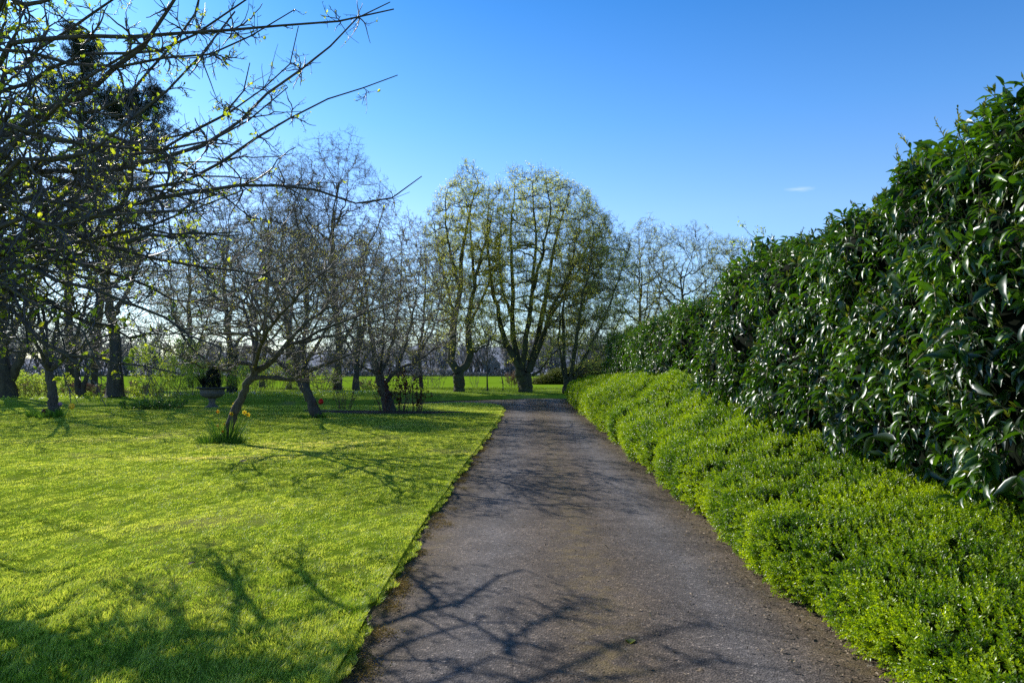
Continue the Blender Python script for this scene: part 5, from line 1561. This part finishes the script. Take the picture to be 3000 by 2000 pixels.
def urn():
    B = G(621, 1199, 0.10)
    root = thing('stone_urn', 'large weathered stone urn on a pedestal foot at the back of the lawn', 'urn', B)
    s = B[1] / F_PX
    def part(name, prof, mat, sides=32):
        mb = MB(); lathe(mb, prof, B, sides); return mb.build(name, MAT[mat], root, B)
    # square plinth
    mb = MB()
    p = np.array([[-1, -1], [1, -1], [1, 1], [-1, 1]]) * 0.30
    lo = np.c_[p, np.full(4, -0.05)]; hi = np.c_[p, np.full(4, 0.06)]; hi2 = np.c_[p * 0.93, np.full(4, 0.075)]
    mb.add(np.vstack([lo, hi, hi2]) + B, [[0, 1, 5, 4], [1, 2, 6, 5], [2, 3, 7, 6], [3, 0, 4, 7], [4, 5, 9, 8], [5, 6, 10, 9], [6, 7, 11, 10], [7, 4, 8, 11], [8, 9, 10, 11]])
    mb.build('plinth', MAT['stone'], root, B, False)
    part('foot', [(0.28, 0.075), (0.27, 0.11), (0.20, 0.15), (0.135, 0.19), (0.115, 0.28), (0.125, 0.36), (0.16, 0.40), (0.165, 0.43), (0.13, 0.445)], 'stone')
    bowl = part('bowl', [(0.13, 0.445), (0.25, 0.47), (0.38, 0.53), (0.445, 0.61), (0.45, 0.64), (0.46, 0.645), (0.46, 0.665), (0.45, 0.67), (0.455, 0.76), (0.475, 0.80)], 'stone')
    part('rim', [(0.475, 0.80), (0.51, 0.815), (0.57, 0.835), (0.595, 0.85), (0.60, 0.87), (0.59, 0.89), (0.52, 0.885), (0.47, 0.84), (0.0, 0.83)], 'stone_dark')
    # what is planted in it
    r = np.random.default_rng(701)
    P = B + [0.03, 0, 0.83]
    pr = thing('clipped_evergreen', 'dark upright evergreen planted in the stone urn', 'plant', P)
    mb = MB(); n = 3400
    z = r.random(n) ** .9 * 0.85; a = r.random(n) * 6.283
    rad = np.interp(z, [0, .15, .6, .85], [.24, .27, .24, .12]) * (0.75 + .3 * r.random(n)) 
    p = P + np.stack([np.cos(a) * rad, np.sin(a) * rad, z], -1)
    place_leaves(mb, p, nrm(rdir(r, n) + [0, 0, 1.0]), rdir(r, n), np.full(n, .07), np.full(n, .03), 'tiny', np.clip(.3 + .2 * r.normal(size=n), 0, 1))
    mb.build('foliage', MAT['leaf_pine'], pr, P)
    mb = MB(); tubes(mb, np.array([[P - [0, 0, .05], P + [0, 0, .4], P + [0, 0, .8]]]), np.array([[.04, .03, .01]]), 8); mb.build('stem', MAT['bark_grey'], pr, P)
    P2 = B + [-0.36, 0.05, 0.83]
    sp = thing('spiky_plant', 'dark spiky-leaved plant at the left side of the stone urn', 'plant', P2)
    mb = MB(); n = 46
    dirs = nrm(rdir(r, n) * [1, 1, 0] * .55 + [-0.05, 0, 1]); L = .5 + .35 * r.random(n)
    pts = np.stack([np.repeat(P2[None], n, 0), P2 + dirs * (L * .55)[:, None], P2 + dirs * L[:, None] + np.c_[dirs[:, :2] * .12, -0.03 * np.ones(n)]], 1)
    tubes(mb, pts, np.full((n, 3), .016) * [[1, .8, .15]], 3, r.random(n) * .5)
    mb.build('foliage', MAT['leaf_pine'], sp, P2)


urn()


def pole():
    B = far_ground(264, 53)
    mb = MB()
    H = 6.2
    tubes(mb, np.array([[B, B + [0, 0, 1], B + [0, 0, H / 2], B + [.02, 0, H]]]), np.array([[.09, .085, .08, .075]]), 10)
    root = thing('pole', 'thin pale grey pole standing beside the trunk of the broad pine', 'pole', B)
    mb.build('shaft', MAT['post_wood'], root, B)
    mb = MB(); lathe(mb, [(0.0, H + .05), (0.08, H + .03), (0.085, H), (0.076, H - .02)], B, 10); mb.build('cap', MAT['post_wood'], root, B)


pole()


def flower_stem(root, B, top, r, mat='leaf_bulb', rad=0.004):
    mb = MB()
    tubes(mb, smooth_path([B, (B + top) / 2 + r.normal(size=3) * [.01, .01, 0], top], 7)[None], np.full((1, 7), rad), 6)
    return mb.build('stem', MAT[mat], root, B)


def leaf_tuft(name, label, B, n, L, wid, spread, seed, group=None, mat='leaf_bulb', foot=0.12, stiff=0.8):
    """strap-shaped bulb leaves rising from the ground"""
    r = np.random.default_rng(seed)
    root = thing(name, label, 'plant', B, group)
    a = r.random(n) * 6.283; q = r.random(n) ** .6
    st = B + np.stack([np.cos(a) * q * foot, np.sin(a) * q * foot, np.full(n, -.01)], -1)
    out = np.stack([np.cos(a), np.sin(a), np.zeros(n)], -1)
    ln = L * (.6 + .5 * r.random(n)); P = 6
    pts = np.zeros((n, P, 3)); pts[:, 0] = st
    d = nrm(out * spread * (.2 + r.random(n))[:, None] + [0, 0, 1] + .10 * r.normal(size=(n, 3)))
    for i in range(1, P):
        d = nrm(d + out * (1 - stiff) * .35 * i / P - np.array([0, 0, .02 * i * (1 - stiff)]))
        pts[:, i] = pts[:, i - 1] + d * (ln / (P - 1))[:, None]
    side = nrm(np.cross(d, out + .3 * r.normal(size=(n, 3))))
    wv = np.array([.7, 1, 1, .85, .55, .05]) * wid
    Lf = pts - side[:, None] * wv[None, :, None] * .5; Rt = pts + side[:, None] * wv[None, :, None] * .5
    v = np.stack([Lf, Rt], 2).reshape(-1, 3)
    i = np.arange(n * P * 2).reshape(n, P, 2)
    qd = np.stack([i[:, :-1, 0], i[:, :-1, 1], i[:, 1:, 1], i[:, 1:, 0]], -1).reshape(-1, 4)
    mb = MB(); mb.add(v, qd, None, np.repeat(np.clip(.45 + .25 * r.normal(size=n), 0, 1), P * 2))
    mb.build('foliage', MAT[mat], root, B)
    return root


def petal_ring(mb, c, ax, n, L, wid, cup, r, tpl='young'):
    e1 = nrm(np.cross(ax, [0.3, 0.2, 0.9])); e2 = np.cross(ax, e1)
    a = np.arange(n) * 2 * math.pi / n + r.random()
    rad = np.cos(a)[:, None] * e1 + np.sin(a)[:, None] * e2
    place_leaves(mb, c + rad * .004, nrm(rad * (1 - cup) + ax * cup), nrm(ax * (1 - cup) - rad * cup), np.full(n, L), np.full(n, wid), tpl, r.random(n))


def tulip(label, B, top, mat, seed, h=0.075):
    r = np.random.default_rng(seed)
    root = thing('tulip', label, 'tulip', B)
    flower_stem(root, B, top, r)
    mb = MB()
    # six overlapping petals closed into a cup
    for ring in range(2):
        for k in range(3):
            a0 = k * 2.094 + ring * 1.047
            us = np.linspace(0, 1, 7); vs = np.linspace(-.62, .62, 6)
            U, V = np.meshgrid(us, vs)
            rr = h * np.interp(U, [0, .15, .4, .7, 1], [.10, .38, .50, .44, .20]) * (1.0 - .06 * ring)
            ang = a0 + V * np.interp(U, [0, .4, .8, 1], [1.0, 1.0, .8, .25])
            p = np.stack([np.cos(ang) * rr, np.sin(ang) * rr, U * h * (1.0 + .06 * np.cos(k))], -1).reshape(-1, 3) + top
            mb.add(p, grid_faces(6, 7), None, np.clip(.3 + .5 * U.ravel(), 0, 1))
    mb.build('flower', MAT[mat], root, B)
    return root


def daffodil(label, B, top, face, seed, s=1.0):
    r = np.random.default_rng(seed)
    root = thing('daffodil', label, 'daffodil', B, 'daffodils around the leaning tree')
    flower_stem(root, B, top, r, rad=.0045)
    face = nrm(np.asarray(face, float))
    mb = MB(); petal_ring(mb, top, face, 6, .042 * s, .030 * s, .12, r); fl = mb.build('petals', MAT['petal_yellow'], root, B); fl.name = 'flower'
    mb = MB()
    e1 = nrm(np.cross(face, [0.3, .2, .9])); e2 = np.cross(face, e1)
    a = np.arange(14) * 2 * math.pi / 14
    ring = lambda R, t: top + (np.cos(a)[:, None] * e1 + np.sin(a)[:, None] * e2) * R * s + face * t * s
    v = np.vstack([ring(.008, 0), ring(.011, .012), ring(.013, .024), ring(.018 , .03), ring(.012, .022)])
    i = np.arange(5 * 14).reshape(5, 14)
    mb.add(v, np.stack([i[:-1], np.roll(i[:-1], -1, 1), np.roll(i[1:], -1, 1), i[1:]], -1).reshape(-1, 4))
    mb.build('trumpet', MAT['petal_orange'], fl, B)


def flowers():
    r = np.random.default_rng(801)
    # daffodils at the leaning tree
    T = G(654, 1296, 0.05); d = T[1]
    gd = 'bulb leaf clumps at the feet of the lawn trees'
    leaf_tuft('daffodil_leaves', 'dense clump of narrow daffodil leaves around the foot of the leaning tree', T + [0.04, 0.02, 0], 190, 0.62, 0.014, .50, 802, gd, foot=.30, stiff=.75)
    leaf_tuft('daffodil_leaves', 'low tuft of uncut grass at the left side of the daffodil clump', T + [-0.30, -0.05, 0], 260, 0.22, 0.010, .7, 803, gd, foot=.26, stiff=.6)
    leaf_tuft('daffodil_leaves', 'low tuft of uncut grass at the right side of the leaning tree', T + [0.30, -0.12, 0], 260, 0.20, 0.010, .7, 804, gd, foot=.24, stiff=.6)
    D = [(640, 1205, -.05, 'uppermost left daffodil standing clear of the leaves'), (686, 1184, .1, 'highest daffodil, beside the leaning trunk'), (683, 1193, .05, 'daffodil just below the highest one beside the trunk'),
         (685, 1200, .0, 'lowest of the three daffodils stacked beside the trunk'), (679, 1212, -.1, 'pale orange daffodil left of the trunk below the stacked three'),
         (716, 1207, .1, 'larger daffodil right of the leaning trunk'), (727, 1214, .05, 'small daffodil at the right tip of the leaves'),
         (641, 1246, -.2, 'brightest daffodil low on the left of the clump'), (659, 1242, -.15, 'daffodil nodding low between the brightest one and the trunk'), (655, 1263, -.2, 'lowest daffodil, half hidden at the foot of the trunk')]
    for k, (x, y, dd, lab) in enumerate(D):
        top = W(x, y, d + dd)
        base = T + np.array([(top[0] - T[0]) * .45, dd * .8, 0.0]); base[2] = 0.05
        daffodil(lab, base, top, [r.normal() * .6, -0.8, -.15 + .2 * r.random()], 810 + k, 1.25)
    # tulips at the upright tree
    T = G(160, 1226, 0.06); d = T[1]
    leaf_tuft('tulip_leaves', 'clump of broad tulip leaves left of the upright fruit tree, under the dark red tulip', T + [-.32, -.5, 0], 40, .42, .05, .55, 821, gd, foot=.16, stiff=.7)
    leaf_tuft('tulip_leaves', 'clump of broad tulip leaves in front of the upright fruit tree', T + [.12, -.75, 0], 50, .34, .06, .7, 822, gd, foot=.2, stiff=.6)
    leaf_tuft('tulip_leaves', 'clump of broad tulip leaves right of the upright fruit tree, under the yellow tulip', T + [.45, -.6, 0], 52, .46, .05, .5, 823, gd, foot=.2, stiff=.7)
    dz = lambda q: q
    def tl(lab, x, y, b, mat, sd, h):
        top = W(x, y, d + b[1]); B = T + np.array([b[0], b[1], 0]); tulip(lab, B, top, mat, sd, h)
    tl('dark red tulip left of the upright fruit tree', 131, 1212, (-.34, -.5), 'petal_dark', 831, .18)
    tl('yellow tulip right of the upright fruit tree', 210, 1198, (.50, -.6), 'petal_yellow', 832, .19)
    tl('pale lilac tulip just behind the upright fruit tree', 175, 1190, (.22, .3), 'petal_lilac', 833, .15)
    # third tree
    T = G(930, 1224, 0.06); d = T[1]
    leaf_tuft('tulip_leaves', 'low green leaf tuft at the left foot of the left-leaning fruit tree', T + [-.32, -.15, 0], 150, .2, .018, .8, 841, gd, foot=.28, stiff=.6)
    leaf_tuft('tulip_leaves', 'dark leaf tuft at the right foot of the left-leaning fruit tree', T + [.22, -.1, 0], 60, .26, .03, .7, 842, gd, foot=.18, stiff=.6)
    top = W(940, 1184, d - .2)
    tulip('red tulip beside the left-leaning fruit tree', T + [.04, -.2, 0], top, 'petal_red', 843, .18)
    # white starry flowers in the rough grass under the far trees
    mb = MB(); n = 900
    x = -20 + 12 * r.random(n); y0 = np.interp(x, PATH_F[:, 0], PATH_F[:, 1]); t = 5.5 + 4 * r.random(n)
    p = np.stack([x, y0 + t, far_z(t) + .08 + .06 * r.random(n)], -1)
    p = p[fnoise(p[:, :2], 2.2, 77) > .1]
    place_leaves(mb, p, nrm(rdir(r, len(p)) * [1, 1, .3]), nrm(rdir(r, len(p)) + [0, -1, 1.]), np.full(len(p), .06), np.full(len(p), .05), 'tiny', r.random(len(p)))
    tag(mb.build('wildflowers', MAT['petal_white']), 'scattered white spring flowers in the grass under the far trees', 'wildflowers', kind='stuff')
    # ground ivy under the far trees
    mb = MB(); n = 14000
    x = -24 + 17 * r.random(n); y0 = np.interp(x, PATH_F[:, 0], PATH_F[:, 1]); t = 4.5 + 8.5 * r.random(n)
    p = np.stack([x, np.minimum(y0 + t, field_y(x)), far_z(t) + .12 * r.random(n) ** 1.5], -1)
    p = p[fnoise(p[:, :2], 2.5, 78) > -.2]
    place_leaves(mb, p, nrm(rdir(r, len(p)) * [1, 1, .4]), nrm(rdir(r, len(p)) + [0, 0, 1.]), np.full(len(p), .09), np.full(len(p), .06), 'tiny', np.clip(.35 + .25 * r.normal(size=len(p)), 0, 1))
    tag(mb.build('ground_cover', MAT['leaf_shrub']), 'low leafy ground cover under the trees beyond the path', 'ground cover', kind='stuff')


flowers()


def fallen_leaf(label, B, size, mat, seed, group=None):
    r = np.random.default_rng(seed)
    us = np.linspace(0, 1, 10); vs = np.linspace(-1, 1, 7)
    U, V = np.meshgrid(us, vs)
    wd = .45 * np.sin(np.pi * U ** .8) ** .75 + .02
    x = (U - .5) * size; y = V * wd * size
    z = .18 * size * np.abs(V) ** 1.3 * np.sin(U * 3) + .12 * size * np.sin(U * 5 + V * 2.3) * .5 + .06 * size
    a = r.random() * 6.28
    p = np.stack([x * math.cos(a) - y * math.sin(a), x * math.sin(a) + y * math.cos(a), z - z.min() + .004], -1).reshape(-1, 3) + B
    root = thing('fallen_leaf', label, 'leaf', B, group)
    mesh_obj('blade', p, grid_faces(7, 10), MAT[mat], root, np.clip(.5 + .3 * V.ravel(), 0, 1), True, B)
    mb = MB()
    q = np.array([[-.5, 0, .06], [-.66, .02, .05], [-.8, .06, .02]]) * size
    q = np.stack([q[:, 0] * math.cos(a) - q[:, 1] * math.sin(a), q[:, 0] * math.sin(a) + q[:, 1] * math.cos(a), q[:, 2]], -1) + B
    tubes(mb, q[None], np.full((1, 3), size * .02), 5); mb.build('stalk', MAT['twig_green'], root, B)


fallen_leaf('crumpled yellow-green leaf lying on the shaded tarmac', G(1845, 1882, -.01), .075, 'leaf_shoot', 901)
fallen_leaf('curled brown leaf lying on the lawn right of the leaning tree', G(714, 1352, .075), .13, 'leaf_dry', 902)
fallen_leaf('small brown leaf lying on the shaded near lawn', G(562, 1652, .075), .06, 'leaf_dry', 903)
fallen_leaf('pale dry leaf lying on the tarmac near the bottom right', G(2048, 1966, -.01), .045, 'litter', 904)


def rose_bed():
    r = np.random.default_rng(911)
    c = G(1115, 1209, .07)
    a = np.linspace(0, 2 * math.pi, 48, endpoint=False)
    rr = 1 + .08 * np.sin(a * 3) + .05 * np.sin(a * 7 + 1)
    ring = lambda k: np.stack([c[0] + np.cos(a) * 3.0 * rr * k, c[1] + .35 + np.sin(a) * .85 * rr * k, lawn_z(c[0] + np.cos(a) * 3.0 * rr * k, c[1] + .35 + np.sin(a) * .85 * rr * k) + .05 * (1 - k ** 2) + (.012 if k < 1 else -.01)], -1)
    v = np.vstack([ring(1.0), ring(.96), ring(.7), ring(.35), ring(.05)])
    i = np.arange(5 * 48).reshape(5, 48)
    mb = MB(); mb.add(v, np.stack([i[:-1], np.roll(i[:-1], -1, 1), np.roll(i[1:], -1, 1), i[1:]], -1).reshape(-1, 4))
    tag(mb.build('rose_bed_soil', MAT['soil']), kind='structure')


rose_bed()

# ------------------------------------------------------------------ camera, light, sky
cam = bpy.data.cameras.new('camera'); co = bpy.data.objects.new('camera', cam); link(co)
cam.sensor_width = 36.0; cam.sensor_fit = 'HORIZONTAL'; cam.lens = 36.0 * F_PX / 3000.0
cam.clip_start = 0.05; cam.clip_end = 5000
co.location = (0, 0, CAM_H); co.rotation_euler = (math.pi / 2 + PITCH, 0, 0)
scene.camera = co

sun = bpy.data.lights.new('sun', 'SUN'); so = bpy.data.objects.new('sun', sun); link(so)
sun.energy = 5.0; sun.angle = math.radians(0.32); sun.color = (1.0, 0.96, 0.89)
so.location = (-20, 20, 20); so.rotation_euler = Vector(TO_SUN).to_track_quat('Z', 'Y').to_euler()

world = bpy.data.worlds.new('World'); scene.world = world; world.use_nodes = True
nt = world.node_tree; nt.nodes.clear()
sky = nt.nodes.new('ShaderNodeTexSky'); sky.sky_type = 'NISHITA'; sky.sun_disc = False
sky.sun_elevation = SUN_EL; sky.sun_rotation = -SUN_AZ
sky.air_density = 1.0; sky.dust_density = 0.3; sky.ozone_density = 1.6
bg = nt.nodes.new('ShaderNodeBackground'); bg.inputs['Strength'].default_value = 0.145
wo = nt.nodes.new('ShaderNodeOutputWorld')
gen = nt.nodes.new('ShaderNodeTexCoord'); sepz = nt.nodes.new('ShaderNodeSeparateXYZ'); nt.links.new(gen.outputs['Generated'], sepz.inputs[0])
K = 1.8
grade = ramp(nt, sepz.outputs['Z'], [(p, tuple(c / K for c in col)) for p, col in (
    (0.0, (0.92, 1.08, 1.26)), (0.10, (0.90, 1.10, 1.38)), (0.22, (0.86, 1.12, 1.50)), (0.34, (0.54, 1.0, 1.46)), (0.48, (0.28, 0.80, 1.34)), (0.62, (0.26, 0.42, 0.66)), (1.0, (0.22, 0.28, 0.38)))])
grade = mixc(nt, 1.0, grade, (K, K, K), 'MULTIPLY')
tinted = mixc(nt, 1.0, sky.outputs[0], grade, 'MULTIPLY')
d0 = nrm(W(2345, 555, 1.0) - np.array([0, 0, CAM_H]))      # one faint wisp of cirrus low in the sky
sub = nt.nodes.new('ShaderNodeVectorMath'); sub.operation = 'SUBTRACT'; nt.links.new(gen.outputs['Generated'], sub.inputs[0]); sub.inputs[1].default_value = tuple(d0)
mul = nt.nodes.new('ShaderNodeVectorMath'); mul.operation = 'MULTIPLY'; nt.links.new(sub.outputs[0], mul.inputs[0]); mul.inputs[1].default_value = (22, 22, 130)
ln_ = nt.nodes.new('ShaderNodeVectorMath'); ln_.operation = 'LENGTH'; nt.links.new(mul.outputs[0], ln_.inputs[0])
cn = N(nt, 'ShaderNodeTexNoise', Scale=1.6, Detail=6.0, Roughness=0.6); nt.links.new(mul.outputs[0], cn.inputs['Vector'])
sm = N(nt, 'ShaderNodeMath', operation='ADD'); nt.links.new(ln_.outputs['Value'], sm.inputs[0]); nt.links.new(cn.outputs['Fac'], sm.inputs[1])
cf = ramp(nt, sm.outputs[0], [(0.45, (0.30,) * 3), (1.0, (0, 0, 0))])
tinted = mixc(nt, cf, tinted, (7.5, 8.2, 9.0))
nt.links.new(tinted, bg.inputs['Color']); nt.links.new(bg.outputs[0], wo.inputs[0])

scene.render.engine = 'CYCLES'
scene.view_settings.view_transform = 'Standard'; scene.view_settings.look = 'None'; scene.view_settings.exposure = 0; scene.view_settings.gamma = 1
scene.cycles.max_bounces = 6; scene.cycles.diffuse_bounces = 3; scene.cycles.glossy_bounces = 2; scene.cycles.transmission_bounces = 4
scene.cycles.use_denoising = False
